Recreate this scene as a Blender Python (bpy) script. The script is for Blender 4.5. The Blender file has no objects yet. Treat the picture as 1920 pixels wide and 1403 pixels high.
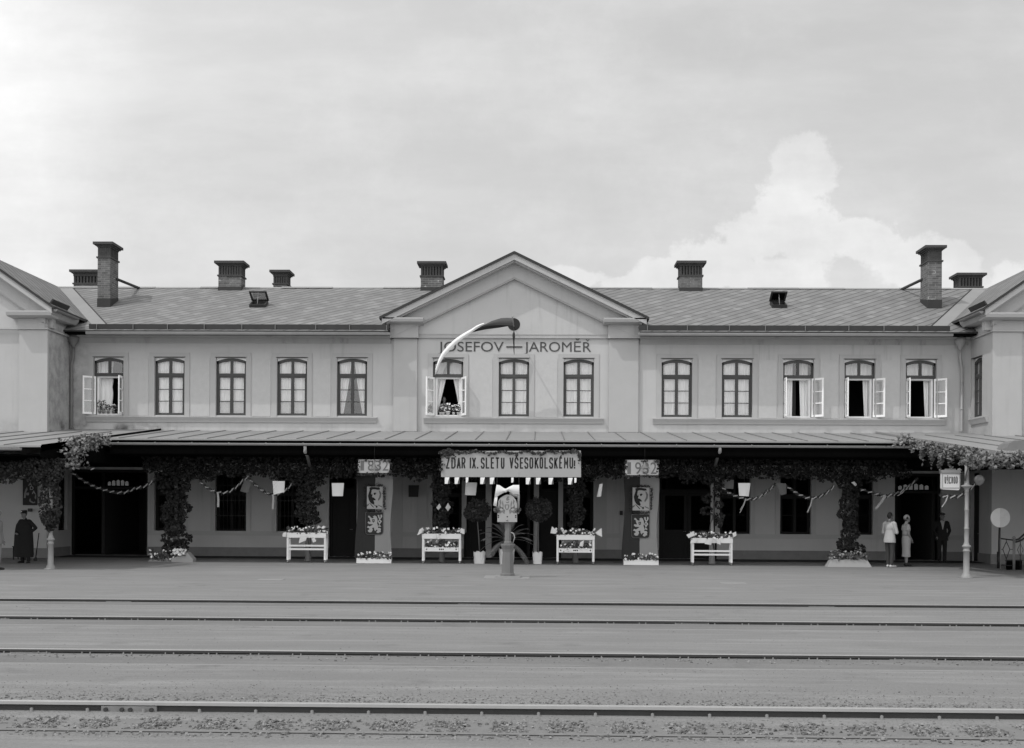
import bpy, bmesh, math, random
import numpy as np
from mathutils import Vector, Matrix, Euler
random.seed(7); RNG = np.random.default_rng(11)
S = bpy.context.scene
COL = S.collection

# ------------------------------------------------------------------ camera
F, CAMZ, YAW, ROLL, SHY = 2300.0, 1.95, 0.022, 0.0055, 0.1294
cd = bpy.data.cameras.new('camera'); cam = bpy.data.objects.new('camera', cd); COL.objects.link(cam)
cd.sensor_width = 36.0; cd.lens = 36.0*F/1920.0; cd.shift_y = SHY; cd.clip_end = 6000; cd.clip_start = 0.1
RM = Matrix.Rotation(YAW, 3, 'Z') @ Matrix.Rotation(math.pi/2, 3, 'X') @ Matrix.Rotation(ROLL, 3, 'Z')
cam.matrix_world = Matrix.Translation((0, 0, CAMZ)) @ RM.to_4x4()
S.camera = cam
S.render.resolution_x, S.render.resolution_y = 1024, 748

# ------------------------------------------------------------------ sky, sun, exposure
SUN = Vector((-0.55, -0.40, 1.0)).normalized()
w = bpy.data.worlds.new('World'); S.world = w; w.use_nodes = True
nt = w.node_tree; nt.nodes.clear()
class NB:
    """small node builder"""
    def __init__(s, nt): s.nt = nt
    def n(s, t, **kw):
        o = s.nt.nodes.new(t)
        for k, v in kw.items(): setattr(o, k, v)
        return o
    def put(s, sock, v):
        if isinstance(v, bpy.types.NodeSocket): s.nt.links.new(v, sock)
        elif v is not None: sock.default_value = v
    def math(s, op, a, b=None, c=None, clamp=False):
        o = s.n('ShaderNodeMath', operation=op); o.use_clamp = clamp
        for i, v in enumerate((a, b, c)):
            if v is not None: s.put(o.inputs[i], v)
        return o.outputs[0]
    def ramp(s, v, a, b, lo=0.0, hi=1.0, smooth=True):
        o = s.n('ShaderNodeMapRange', interpolation_type='SMOOTHSTEP' if smooth else 'LINEAR')
        for i, x in enumerate((v, a, b, lo, hi)): s.put(o.inputs[i], x)
        return o.outputs[0]
    def noise(s, vec, scale, detail=4.0, rough=0.55, out='Fac'):
        o = s.n('ShaderNodeTexNoise'); s.put(o.inputs['Vector'], vec)
        o.inputs['Scale'].default_value = scale; o.inputs['Detail'].default_value = detail; o.inputs['Roughness'].default_value = rough
        return o.outputs[out]
    def mixf(s, f, a, b):
        return s.math('ADD', s.math('MULTIPLY', a, s.math('SUBTRACT', 1.0, f)), s.math('MULTIPLY', b, f))
    def grey(s, v):
        o = s.n('ShaderNodeCombineColor')
        for i in range(3): s.put(o.inputs[i], v)
        return o.outputs[0]
B = NB(nt)
sky = B.n('ShaderNodeTexSky', sky_type='NISHITA'); sky.sun_disc = False
sky.sun_elevation = math.asin(SUN.z); sky.sun_rotation = math.atan2(SUN.x, SUN.y) % (2*math.pi)
bw = B.n('ShaderNodeRGBToBW'); nt.links.new(sky.outputs[0], bw.inputs[0])
lum = B.math('POWER', bw.outputs[0], 0.22)                       # orthochromatic plate: the sky records pale and even
tc = B.n('ShaderNodeTexCoord'); sp = B.n('ShaderNodeSeparateXYZ'); nt.links.new(tc.outputs['Generated'], sp.inputs[0])
dy = B.math('MAXIMUM', sp.outputs[1], 0.05)
u = B.math('DIVIDE', sp.outputs[0], dy); v = B.math('DIVIDE', sp.outputs[2], dy)
uv = B.n('ShaderNodeCombineXYZ'); B.put(uv.inputs[0], u); B.put(uv.inputs[1], v)
nz = B.mixf(0.45, B.noise(uv.outputs[0], 15.0, 7.0, 0.6), B.noise(uv.outputs[0], 34.0, 9.0, 0.68))
cl = None
for (bx, by, rx, ry) in ((.212, .272, .026, .030), (.198, .245, .034, .034), (.172, .222, .038, .030), (.148, .200, .036, .028), (.128, .186, .034, .018), (.212, .222, .034, .028), (.19, .188, .05, .02),
                         (.265, .218, .034, .020), (.31, .198, .060, .026), (.385, .182, .040, .022), (.02, .186, .045, .010), (.075, .181, .04, .008), (.10, .19, .03, .012)):
    e = B.math('ADD', B.math('POWER', B.math('DIVIDE', B.math('SUBTRACT', u, bx), rx), 2.0), B.math('POWER', B.math('DIVIDE', B.math('SUBTRACT', v, by), ry), 2.0))
    g = B.math('SUBTRACT', 1.0, B.math('SQRT', e))
    cl = g if cl is None else B.math('MAXIMUM', cl, g)
cl = B.math('ADD', B.math('MAXIMUM', cl, -1.2), B.math('MULTIPLY', B.math('SUBTRACT', nz, 0.5), 3.2))
front = B.ramp(sp.outputs[1], 0.1, 0.4)
cloud = B.math('MULTIPLY', B.ramp(cl, -0.04, 0.26), front)
haze = B.math('MULTIPLY', B.ramp(u, -0.30, -0.46), front)
haze2 = B.math('MULTIPLY', B.math('MULTIPLY', B.ramp(v, 0.22, 0.40), B.ramp(u, 0.22, -0.36)), front)
smp = B.n('ShaderNodeMapping'); B.put(smp.inputs[0], uv.outputs[0]); smp.inputs['Scale'].default_value = (2.0, 7.0, 1.0); smp.inputs['Rotation'].default_value = (0, 0, .12)
veil = B.math('ADD', B.math('MULTIPLY', B.ramp(B.noise(smp.outputs[0], 1.6, 6.0, 0.6), 0.35, 0.72), 0.13), B.math('MULTIPLY', B.ramp(B.noise(uv.outputs[0], 4.0, 8.0, 0.7), 0.42, 0.70), 0.10))
val = B.math('MULTIPLY', lum, B.math('ADD', 0.885, veil))
val = B.math('MULTIPLY', val, B.math('ADD', 1.0, B.math('MULTIPLY', B.math('MULTIPLY', cloud, B.math('MULTIPLY_ADD', B.ramp(B.noise(uv.outputs[0], 22.0, 6.0, .6), .3, .7), .45, .62)), 0.19)))
val = B.math('MULTIPLY', val, B.math('ADD', 1.0, B.math('ADD', B.math('MULTIPLY', haze, 0.30), B.math('MULTIPLY', haze2, 0.20))))
val = B.math('MULTIPLY', val, 7.25)
behind = B.ramp(sp.outputs[1], 0.05, -0.55)                              # unseen sky behind the viewer brightened, added as fill light
val = B.math('MULTIPLY', val, B.math('MULTIPLY_ADD', behind, 0.95, 1.0))
bg = B.n('ShaderNodeBackground'); B.put(bg.inputs[0], B.grey(val)); bg.inputs[1].default_value = 0.12
ow = B.n('ShaderNodeOutputWorld'); nt.links.new(bg.outputs[0], ow.inputs[0])

sl = bpy.data.lights.new('sun', 'SUN'); sl.energy = 2.4; sl.angle = math.radians(0.5); sl.color = (1, 0.995, 0.985)
so = bpy.data.objects.new('sun', sl); COL.objects.link(so); so.location = (-30, -20, 60)
so.rotation_euler = (-SUN).to_track_quat('-Z', 'Y').to_euler()
S.view_settings.view_transform = 'Standard'; S.view_settings.look = 'None'
S.view_settings.exposure = -0.65; S.view_settings.gamma = 1.0
S.cycles.use_denoising = True
S.cycles.max_bounces = 6

# ------------------------------------------------------------------ measuring helpers (photo pixels -> metres in the place)
def ray(px, py):
    d = Vector(((px-960)/F, (701.5-py)/F + SHY*1920/F, -1.0))
    return RM @ d
def at(px, py, Y):
    d = ray(px, py); t = Y/d.y
    return Vector((d.x*t, Y, CAMZ + d.z*t))
def gp(px, py):
    d = ray(px, py); t = -CAMZ/d.z
    return Vector((d.x*t, d.y*t, 0))
def ax(px, Y, py=900): return at(px, py, Y).x
def az(py, Y, px=966): return at(px, py, Y).z

# ------------------------------------------------------------------ materials (procedural)
MATS = {}
def mat(name, base, rough=0.8, var=0.12, scale=3.0, bump=0.0, bscale=None, spec=0.3, metal=0.0, stretch=(1, 1, 1), island=0.0, fine=0.0, extra=None):
    if name in MATS: return MATS[name]
    m = bpy.data.materials.new(name); m.use_nodes = True; t = m.node_tree; t.nodes.clear(); b = NB(t)
    pr = b.n('ShaderNodeBsdfPrincipled'); out = b.n('ShaderNodeOutputMaterial'); t.links.new(pr.outputs[0], out.inputs[0])
    tcn = b.n('ShaderNodeTexCoord'); mp = b.n('ShaderNodeMapping'); t.links.new(tcn.outputs['Object'], mp.inputs[0]); mp.inputs['Scale'].default_value = stretch
    vec = mp.outputs[0]
    f = b.math('SUBTRACT', b.noise(vec, scale, 6.0, 0.6), 0.5)
    val = b.math('MULTIPLY_ADD', f, 2*var*base, base)
    if fine:
        val = b.math('MULTIPLY_ADD', b.math('SUBTRACT', b.noise(vec, scale*14, 3.0, 0.7), 0.5), 2*fine*base, val)
    if island:
        gi = b.n('ShaderNodeNewGeometry')
        val = b.math('MULTIPLY', val, b.math('MULTIPLY_ADD', gi.outputs['Random Per Island'], 2*island, 1-island))
    if extra: val = extra(b, vec, tcn, val)
    b.put(pr.inputs['Base Color'], b.grey(val)); pr.inputs['Roughness'].default_value = rough
    pr.inputs['Specular IOR Level'].default_value = spec; pr.inputs['Metallic'].default_value = metal
    if bump:
        bp = b.n('ShaderNodeBump'); bp.inputs['Strength'].default_value = bump; bp.inputs['Distance'].default_value = 0.02
        b.put(bp.inputs['Height'], b.noise(vec, bscale or scale*8, 5.0, 0.65)); t.links.new(bp.outputs[0], pr.inputs['Normal'])
    MATS[name] = m; return m

def streaks(amount, sx=6.0):
    """dirt runs on plaster"""
    def ex(b, vec, tcn, val):
        mp = b.n('ShaderNodeMapping'); b.nt.links.new(tcn.outputs['Object'], mp.inputs[0]); mp.inputs['Scale'].default_value = (sx, sx, 0.35)
        s = b.ramp(b.noise(mp.outputs[0], 1.0, 5.0, 0.6), 0.5, 0.8)
        big = b.ramp(b.noise(vec, 0.35, 3.0, 0.5), 0.35, 0.7)
        return b.math('MULTIPLY', val, b.math('SUBTRACT', 1.0, b.math('MULTIPLY', b.math('MULTIPLY', s, big), amount)))
    return ex
def soot(b, vec, tcn, val):
    """rain runs, plus soot washed up above the platform roof and into the left corner"""
    val = streaks(.26)(b, vec, tcn, val)
    q = b.n('ShaderNodeSeparateXYZ'); b.nt.links.new(tcn.outputs['Object'], q.inputs[0])
    n1 = b.ramp(b.noise(tcn.outputs['Object'], 1.1, 6.0, .65), .42, .68); n2 = b.ramp(b.noise(tcn.outputs['Object'], 2.6, 6.0, .7), .35, .65)
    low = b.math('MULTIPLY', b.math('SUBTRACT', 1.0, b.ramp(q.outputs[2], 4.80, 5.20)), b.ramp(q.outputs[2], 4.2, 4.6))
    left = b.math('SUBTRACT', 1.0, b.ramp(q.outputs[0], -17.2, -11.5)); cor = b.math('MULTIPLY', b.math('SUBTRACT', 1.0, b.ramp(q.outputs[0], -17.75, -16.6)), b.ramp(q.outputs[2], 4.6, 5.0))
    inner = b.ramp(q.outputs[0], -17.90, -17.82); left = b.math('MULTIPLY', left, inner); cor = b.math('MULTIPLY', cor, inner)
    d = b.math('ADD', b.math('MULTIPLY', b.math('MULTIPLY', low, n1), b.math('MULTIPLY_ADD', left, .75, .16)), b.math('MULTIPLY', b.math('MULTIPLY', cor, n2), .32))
    return b.math('MULTIPLY', val, b.math('SUBTRACT', 1.0, d, clamp=True))
def slate(axis, slope):
    """diagonal square slates laid in courses; axis = horizontal axis of the roof plane"""
    def ex(b, vec, tcn, val):
        s = b.n('ShaderNodeSeparateXYZ'); b.nt.links.new(tcn.outputs['Object'], s.inputs[0])
        h = s.outputs[axis]; d = b.math('DIVIDE', s.outputs[2], slope)
        wob = b.math('MULTIPLY', b.math('SUBTRACT', b.noise(tcn.outputs['Object'], 0.6, 3.0), 0.5), 0.10)
        p = b.math('ADD', b.math('DIVIDE', b.math('SUBTRACT', b.math('MULTIPLY', h, 1.0), d), 0.47), wob)
        q = b.math('DIVIDE', b.math('ADD', b.math('MULTIPLY', h, 1.0), d), 0.47)
        fp = b.math('FRACT', p); fq = b.math('FRACT', q)
        l1 = b.math('SUBTRACT', 1.0, b.ramp(fp, 0.02, 0.26)); l2 = b.math('SUBTRACT', 1.0, b.ramp(fq, 0.0, 0.07))  # slate joints; one direction darkened to paint the sun's shade along edges
        gap = b.ramp(b.noise(tcn.outputs['Object'], 1.7, 4.0, 0.7), 0.30, 0.46)
        cell = b.n('ShaderNodeTexWhiteNoise', noise_dimensions='2D'); cv = b.n('ShaderNodeCombineXYZ')
        b.put(cv.inputs[0], b.math('FLOOR', p)); b.put(cv.inputs[1], b.math('FLOOR', q)); b.nt.links.new(cv.outputs[0], cell.inputs['Vector'])
        val = b.math('MULTIPLY', val, b.math('MULTIPLY_ADD', b.math('POWER', cell.outputs['Value'], 2.5), 0.30, 0.90))
        k = b.math('SUBTRACT', 1.0, b.math('MAXIMUM', b.math('MULTIPLY', b.math('MULTIPLY', l1, gap), 0.72), b.math('MULTIPLY', l2, 0.06)))
        st = b.ramp(b.noise(tcn.outputs['Object'], .55, 6.0, .65), .50, .78); mp2 = b.n('ShaderNodeMapping'); b.nt.links.new(tcn.outputs['Object'], mp2.inputs[0]); mp2.inputs['Scale'].default_value = (2.2, 2.2, .25)
        run = b.ramp(b.noise(mp2.outputs[0], 1.0, 5.0, .65), .52, .78)
        k = b.math('MULTIPLY', k, b.math('SUBTRACT', 1.0, b.math('ADD', b.math('MULTIPLY', st, .16), b.math('MULTIPLY', run, .14))))
        return b.math('MULTIPLY', val, k)
    return ex
def bricks(b, vec, tcn, val):
    s = b.n('ShaderNodeSeparateXYZ'); b.nt.links.new(tcn.outputs['Object'], s.inputs[0])
    cv = b.n('ShaderNodeCombineXYZ'); b.put(cv.inputs[0], b.math('ADD', s.outputs[0], s.outputs[1])); b.put(cv.inputs[1], s.outputs[2])
    br = b.n('ShaderNodeTexBrick'); b.nt.links.new(cv.outputs[0], br.inputs['Vector'])
    br.inputs['Scale'].default_value = 1.0; br.inputs['Brick Width'].default_value = 0.27; br.inputs['Row Height'].default_value = 0.085; br.inputs['Mortar Size'].default_value = 0.008
    br.inputs['Color1'].default_value = (.15, .15, .15, 1); br.inputs['Color2'].default_value = (.085, .085, .085, 1); br.inputs['Mortar'].default_value = (.20, .20, .20, 1)
    ef = b.ramp(b.noise(tcn.outputs['Object'], 2.3, 4.0, 0.6), 0.60, 0.66)                  # lime runs on some joints
    w_ = b.math('MULTIPLY', b.math('MULTIPLY', ef, br.outputs['Fac']), 0.35)
    r = b.n('ShaderNodeRGBToBW'); b.nt.links.new(br.outputs['Color'], r.inputs[0])
    return b.math('ADD', b.math('MULTIPLY', r.outputs[0], b.math('MULTIPLY_ADD', b.noise(vec, 5.0, 4.0), 1.0, 0.5)), w_)

PLASTER = mat('plaster', .47, .9, .09, 1.2, .25, 40, extra=soot)
PLASTER_W = mat('plaster_wing', .43, .9, .10, 1.0, .25, 40, extra=soot)
PANEL = mat('plaster_trim', .415, .9, .07, 2.0, .15, 40, extra=streaks(.15))
PANEL_L = mat('plaster_pale', .47, .9, .10, 5.0, .3, 50)
PLINTH = mat('plinth_render', .20, .9, .25, 4.0, .4, 60)
CORN = mat('cornice_render', .36, .85, .12, 2.0, .1, 30, extra=streaks(.5, 3.0))
GROUNDM = mat('gravel_ground', .30, .95, .10, 0.6, .5, 30)
SLATE_X = mat('roof_slate_main', .215, .75, .07, 1.0, extra=slate(0, .393))
SLATE_Y = mat('roof_slate_wing', .195, .75, .16, 1.3, extra=slate(1, .568))
ROOFEDGE = mat('roof_edge_metal', .035, .6, .3, 4)
ZINC = mat('zinc', .30, .45, .2, 3.0, spec=.5)
ZINC_D = mat('zinc_dark', .16, .5, .25, 3.0, spec=.5)
CANROOF = mat('canopy_tin', .27, .6, .12, 1.2, spec=.4, extra=streaks(.25, 1.0))
DARKWOOD = mat('dark_timber', .003, .95, .3, 4, spec=.03, stretch=(1, 1, .2))
DOORWOOD = mat('door_wood', .008, .6, .3, 5, stretch=(4, 4, .5), spec=.2)
FRAMED = mat('window_paint_dark', .055, .55, .2, 6, spec=.4)
FRAMEW = mat('window_paint_white', .90, .5, .08, 6, spec=.4)
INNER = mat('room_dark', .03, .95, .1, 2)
BRICK = mat('chimney_brick', .09, .9, .2, 6, .5, 30, extra=bricks)
SOOT = mat('chimney_soot', .062, .9, .4, 5, .4, 30)
LETTER = mat('letter_paint', .07, .7, .3, 14, stretch=(1, 1, 2))
INK = mat('banner_ink', .02, .7, .1, 5)
INKG = mat('digit_paint', .17, .8, .2, 8)
CLOTHW = mat('white_cloth', .345, .9, .05, 3, .1, 60)
WHITEP = mat('white_paint', .78, .6, .06, 4)
RIBB = mat('ribbon_white', .42, .8, .1, 5)
EMBL = mat('painted_white', .50, .9, .05, 5)
PAPERW = mat('white_paper', .68, .9, .04, 3)
CLOTHR = mat('red_cloth', .045, .9, .15, 3, .1, 60)
CLOTHG = mat('grey_cloth', .22, .9, .1, 3)
IRONL = mat('iron_column_paint', .27, .5, .12, 5, spec=.4)
IRON = mat('iron_black', .02, .5, .2, 6, spec=.4)
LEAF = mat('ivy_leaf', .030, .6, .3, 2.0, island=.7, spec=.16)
LEAF_SUNLIT = mat('creeper_leaf_sunlit_tone', .14, .55, .3, 2.0, island=.8, spec=.3)  # leaf colour lifted above the dark ivy to paint in sunlight
LEAFD = mat('dark_leaf', .036, .5, .25, 3.0, island=.75, spec=.4)
LEAFB = mat('garden_leaf', .085, .6, .25, 5.0, island=.5, spec=.25)
PETAL = mat('petal', .82, .8, .1, 8, island=.25)
PETALG = mat('petal_dark', .28, .8, .1, 8, island=.35)
STEM = mat('plant_stem', .10, .9, .3, 6)
RAILM = mat('rail_rust', .05, .7, .3, 8, .3, 60)
RAILT = mat('rail_running_face', .36, .35, .1, 9, spec=.5)
RAILF = mat('rail_dusty_foot', .20, .85, .3, 9)
SLEEPER = mat('sleeper_timber', .205, .9, .22, 3, .4, 30, stretch=(3, .5, 1))
STONE = mat('ballast_stone', .20, .9, .2, 3, island=.45)
CONC = mat('cut_stone', .28, .9, .12, 4, .3, 50)
SKIN = mat('skin', .30, .6, .05, 10, spec=.35)
SKIN_T = mat('skin_tanned', .15, .6, .05, 10, spec=.35)
HAIR = mat('hair_dark', .025, .6, .3, 30)
JACKL = mat('jacket_linen', .42, .9, .10, 6, .2, 40)
DRESS = mat('dress_cotton', .42, .9, .08, 8, .2, 40)
DARKSUIT = mat('suit_dark', .012, .9, .2, 8)
TROUS = mat('trousers_dark', .05, .9, .2, 8)
SHOEW = mat('shoe_canvas', .55, .8, .1, 8)
SHOED = mat('shoe_dark', .02, .4, .1, 8)
GREYSUIT = mat('suit_grey', .20, .9, .12, 8)
LACE = mat('lace_curtain', .62, .95, .35, 26)
CURT = mat('curtain', .90, .95, .08, 7, stretch=(8, 1, .4))

def glass_mat(name, mixv, tint):
    m = bpy.data.materials.new(name); m.use_nodes = True; t = m.node_tree; t.nodes.clear(); b = NB(t)
    gl = b.n('ShaderNodeBsdfGlossy'); gl.inputs['Roughness'].default_value = .03; gl.inputs['Color'].default_value = (.9, .9, .9, 1)
    tr = b.n('ShaderNodeBsdfTransparent'); tr.inputs['Color'].default_value = (tint, tint, tint, 1)
    mx = b.n('ShaderNodeMixShader'); lw = b.n('ShaderNodeLayerWeight'); lw.inputs['Blend'].default_value = .35
    f = b.math('MULTIPLY_ADD', lw.outputs['Fresnel'], .5, mixv, clamp=True)
    tcn = b.n('ShaderNodeTexCoord'); bp = b.n('ShaderNodeBump'); bp.inputs['Strength'].default_value = .06; bp.inputs['Distance'].default_value = .05
    b.put(bp.inputs['Height'], b.noise(tcn.outputs['Object'], 1.6, 2.0)); t.links.new(bp.outputs[0], gl.inputs['Normal'])
    b.put(mx.inputs[0], f); t.links.new(tr.outputs[0], mx.inputs[1]); t.links.new(gl.outputs[0], mx.inputs[2])
    o = b.n('ShaderNodeOutputMaterial'); t.links.new(mx.outputs[0], o.inputs[0]); return m
GLASS = glass_mat('window_glass', .10, .97)
GLASSD = glass_mat('shop_glass', -.03, .7)

# ------------------------------------------------------------------ mesh builder
class MB:
    def __init__(s): s.v, s.f, s.mi, s.sm = [], [], [], []
    def face(s, pts, mi=0, sm=False):
        b = len(s.v); s.v += [tuple(p) for p in pts]; s.f.append(tuple(range(b, b+len(pts)))); s.mi.append(mi); s.sm.append(sm)
    def box(s, x0, x1, y0, y1, z0, z1, mi=0, M=None):
        x0, x1 = min(x0, x1), max(x0, x1); y0, y1 = min(y0, y1), max(y0, y1); z0, z1 = min(z0, z1), max(z0, z1)
        P = [Vector(p) for p in ((x0, y0, z0), (x1, y0, z0), (x1, y1, z0), (x0, y1, z0), (x0, y0, z1), (x1, y0, z1), (x1, y1, z1), (x0, y1, z1))]
        if M is not None: P = [M @ p for p in P]
        b = len(s.v); s.v += [tuple(p) for p in P]
        for q in ((3, 2, 1, 0), (4, 5, 6, 7), (0, 1, 5, 4), (1, 2, 6, 5), (2, 3, 7, 6), (3, 0, 4, 7)):
            s.f.append(tuple(b+i for i in q)); s.mi.append(mi); s.sm.append(False)
        return s
    def prism(s, poly, y0, y1, mi=0, axis='y', M=None):
        """poly = [(a, b)] extruded between two values of an axis; axis y: a=x b=z, axis x: a=y b=z, axis z: a=x b=y"""
        def P(a, c, t):
            p = Vector((a, t, c)) if axis == 'y' else Vector((t, a, c)) if axis == 'x' else Vector((a, c, t))
            return M @ p if M is not None else p
        n = len(poly); b = len(s.v)
        s.v += [tuple(P(a, c, y0)) for a, c in poly] + [tuple(P(a, c, y1)) for a, c in poly]
        fs = [tuple(b+i for i in range(n)), tuple(b+n+i for i in reversed(range(n)))] + [(b+(i+1) % n, b+i, b+n+i, b+n+(i+1) % n) for i in range(n)]
        for q in fs: s.f.append(q); s.mi.append(mi); s.sm.append(False)
        return s
    def tube(s, pts, rad, n=10, mi=0, cap=True, squash=None):
        pts = [Vector(p) for p in pts]; m = len(pts)
        rad = [rad]*m if not hasattr(rad, '__len__') else rad
        up = None; rings = []
        for i, p in enumerate(pts):
            d = (pts[min(i+1, m-1)]-pts[max(i-1, 0)]).normalized()
            if up is None:
                up = d.orthogonal().normalized() if squash is None else (Vector(squash)-d*Vector(squash).dot(d)).normalized()
            up = (up-d*up.dot(d)).normalized(); sd = d.cross(up)
            b = len(s.v)
            for k in range(n):
                a = 2*math.pi*k/n; s.v.append(tuple(p+(up*math.cos(a)+sd*math.sin(a))*rad[i]))
            rings.append(b)
        for i in range(m-1):
            for k in range(n):
                s.f.append((rings[i]+k, rings[i]+(k+1) % n, rings[i+1]+(k+1) % n, rings[i+1]+k)); s.mi.append(mi); s.sm.append(True)
        if cap:
            s.f.append(tuple(rings[0]+k for k in reversed(range(n)))); s.f.append(tuple(rings[-1]+k for k in range(n))); s.mi += [mi, mi]; s.sm += [False, False]
        return s
    def lathe(s, x, y, prof, n=16, mi=0, sm=True, sx=1.0, sy=1.0):
        """prof = [(radius, z)] turned about the vertical at x, y"""
        rings = []
        for r, z in prof:
            b = len(s.v); rings.append(b)
            for k in range(n):
                a = 2*math.pi*(k+.5)/n; s.v.append((x+r*sx*math.cos(a), y+r*sy*math.sin(a), z))
        for i in range(len(prof)-1):
            for k in range(n):
                s.f.append((rings[i]+k, rings[i]+(k+1) % n, rings[i+1]+(k+1) % n, rings[i+1]+k)); s.mi.append(mi); s.sm.append(sm)
        s.f.append(tuple(rings[0]+k for k in reversed(range(n)))); s.f.append(tuple(rings[-1]+k for k in range(n))); s.mi += [mi, mi]; s.sm += [False, False]
        return s
    def ball(s, c, r, mi=0, n=10, m=7, sx=1, sy=1, sz=1):
        prof = [(max(1e-3, r*math.sin(math.pi*i/m)), c[2]-r*sz*math.cos(math.pi*i/m)) for i in range(m+1)]
        return s.lathe(c[0], c[1], prof, n, mi, True, sx, sy)
    def arrays(s, V, Fc, mi=0):
        b = len(s.v); s.v += [tuple(p) for p in V]
        for q in Fc: s.f.append(tuple(b+int(i) for i in q)); s.mi.append(mi); s.sm.append(False)
        return s
    def mesh(s, name, mats):
        me = bpy.data.meshes.new(name); me.from_pydata(s.v, [], s.f)
        mats = mats if isinstance(mats, (list, tuple)) else [mats]
        for m in mats: me.materials.append(m)
        me.polygons.foreach_set('material_index', s.mi); me.polygons.foreach_set('use_smooth', s.sm); me.update()
        return me
    def build(s, name, mats, parent=None, loc=None):
        o = bpy.data.objects.new(name, s.mesh(name, mats)); COL.objects.link(o)
        if loc is not None:                                       # mesh given in place coordinates: move the origin to loc
            o.data.transform(Matrix.Translation(-Vector(loc))); o.location = loc
        if parent is not None:
            o.parent = parent
            o.matrix_parent_inverse = world(parent).inverted()
        return o
def build_pieces(mb, name, mats, parent):
    """every separate piece of the mesh becomes a part of its own"""
    par = list(range(len(mb.v)))
    def find(a):
        while par[a] != a: par[a] = par[par[a]]; a = par[a]
        return a
    for f in mb.f:
        r = find(f[0])
        for q in f[1:]: par[find(q)] = r
    groups = {}
    for i, f in enumerate(mb.f): groups.setdefault(find(f[0]), []).append(i)
    out = []
    for fs in groups.values():
        m2 = MB(); idx = {}
        for i in fs:
            for q in mb.f[i]:
                if q not in idx: idx[q] = len(m2.v); m2.v.append(mb.v[q])
            m2.f.append(tuple(idx[q] for q in mb.f[i])); m2.mi.append(mb.mi[i]); m2.sm.append(mb.sm[i])
        out.append(m2.build(name, mats, parent))
    return out
def world(o):
    m = o.matrix_basis.copy()
    if o.parent is not None: m = world(o.parent) @ o.matrix_parent_inverse @ m
    return m
def tag(o, label=None, cat=None, group=None, kind=None):
    if label: o['label'] = label
    if cat: o['category'] = cat
    if group: o['group'] = group
    if kind: o['kind'] = kind
    return o
def thing(name, label, cat, loc=(0, 0, 0), group=None):
    o = bpy.data.objects.new(name, None); COL.objects.link(o); o.location = loc; o.empty_display_size = .2
    return tag(o, label, cat, group)
def children(o): return [c for c in bpy.data.objects if c.parent == o]
def copy_tree(o, parent=None):
    c = o.copy(); COL.objects.link(c)
    if parent is not None: c.parent = parent
    for ch in children(o): copy_tree(ch, c)
    return c

def text_mesh(txt, x0, x1, z0, z1, y, bold=0.0, thick=.006, spacing=1.0, xslant=0):
    """letters standing in the plane y, facing the tracks, filling x0..x1 and capital height z0..z1"""
    def geo(t):
        cu = bpy.data.curves.new('lettering', 'FONT'); cu.body = t; cu.offset = bold; cu.space_character = spacing; cu.resolution_u = 4; cu.extrude = 0
        ob = bpy.data.objects.new('lettering', cu); COL.objects.link(ob)
        me = bpy.data.meshes.new_from_object(ob.evaluated_get(bpy.context.evaluated_depsgraph_get()))
        bpy.data.objects.remove(ob); bpy.data.curves.remove(cu)
        V = np.array([v.co[:] for v in me.vertices]); Fc = [tuple(p.vertices) for p in me.polygons]; bpy.data.meshes.remove(me); return V, Fc
    H, _ = geo('H'); V, Fc = geo(txt)
    sx = (x1-x0)/(V[:, 0].max()-V[:, 0].min()); sz = (z1-z0)/(H[:, 1].max()-H[:, 1].min())
    X = x0+(V[:, 0]-V[:, 0].min())*sx; Z = z0+(V[:, 1]-H[:, 1].min())*sz
    n = len(V); bm = bmesh.new()
    vs = [bm.verts.new((X[i], y, Z[i])) for i in range(n)]
    for q in Fc:
        try: bm.faces.new([vs[i] for i in q])
        except ValueError: pass
    bmesh.ops.recalc_face_normals(bm, faces=bm.faces[:])
    r = bmesh.ops.extrude_face_region(bm, geom=bm.faces[:])
    for e in r['geom']:
        if isinstance(e, bmesh.types.BMVert): e.co.y -= thick
    bmesh.ops.recalc_face_normals(bm, faces=bm.faces[:])
    mb = MB(); bm.verts.index_update()
    mb.arrays([v.co[:] for v in bm.verts], [[v.index for v in f.verts] for f in bm.faces]); bm.free(); return mb

# leaves: kite-shaped folded leaves scattered over given points
def leaves(mb, P, size, facing=(0, -1, .35), spread=1.0, mi=0, aspect=.75, droop=0.0):
    n = len(P)
    if n == 0: return
    nrm = RNG.normal(size=(n, 3))*spread + np.array(facing)
    nrm /= np.linalg.norm(nrm, axis=1)[:, None]
    t = RNG.normal(size=(n, 3)); t[:, 2] -= droop
    t -= nrm*(t*nrm).sum(1)[:, None]; t /= np.linalg.norm(t, axis=1)[:, None]
    b = np.cross(nrm, t); L = (size*RNG.uniform(.65, 1.25, n))[:, None]; Wd = L*aspect*.5
    base = P-t*L*.5; tip = P+t*L*.5-nrm*L*.12; mid = P-t*L*.08+nrm*L*.10
    l = P-t*L*.12+b*Wd; r = P-t*L*.12-b*Wd
    V = np.stack([base, r, tip, l, mid], 1).reshape(-1, 3)
    o = np.arange(n)*5
    Fc = np.concatenate([np.stack([o, o+1, o+4], 1), np.stack([o+1, o+2, o+4], 1), np.stack([o+2, o+3, o+4], 1), np.stack([o+3, o, o+4], 1)])
    mb.arrays(V, Fc, mi)
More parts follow.
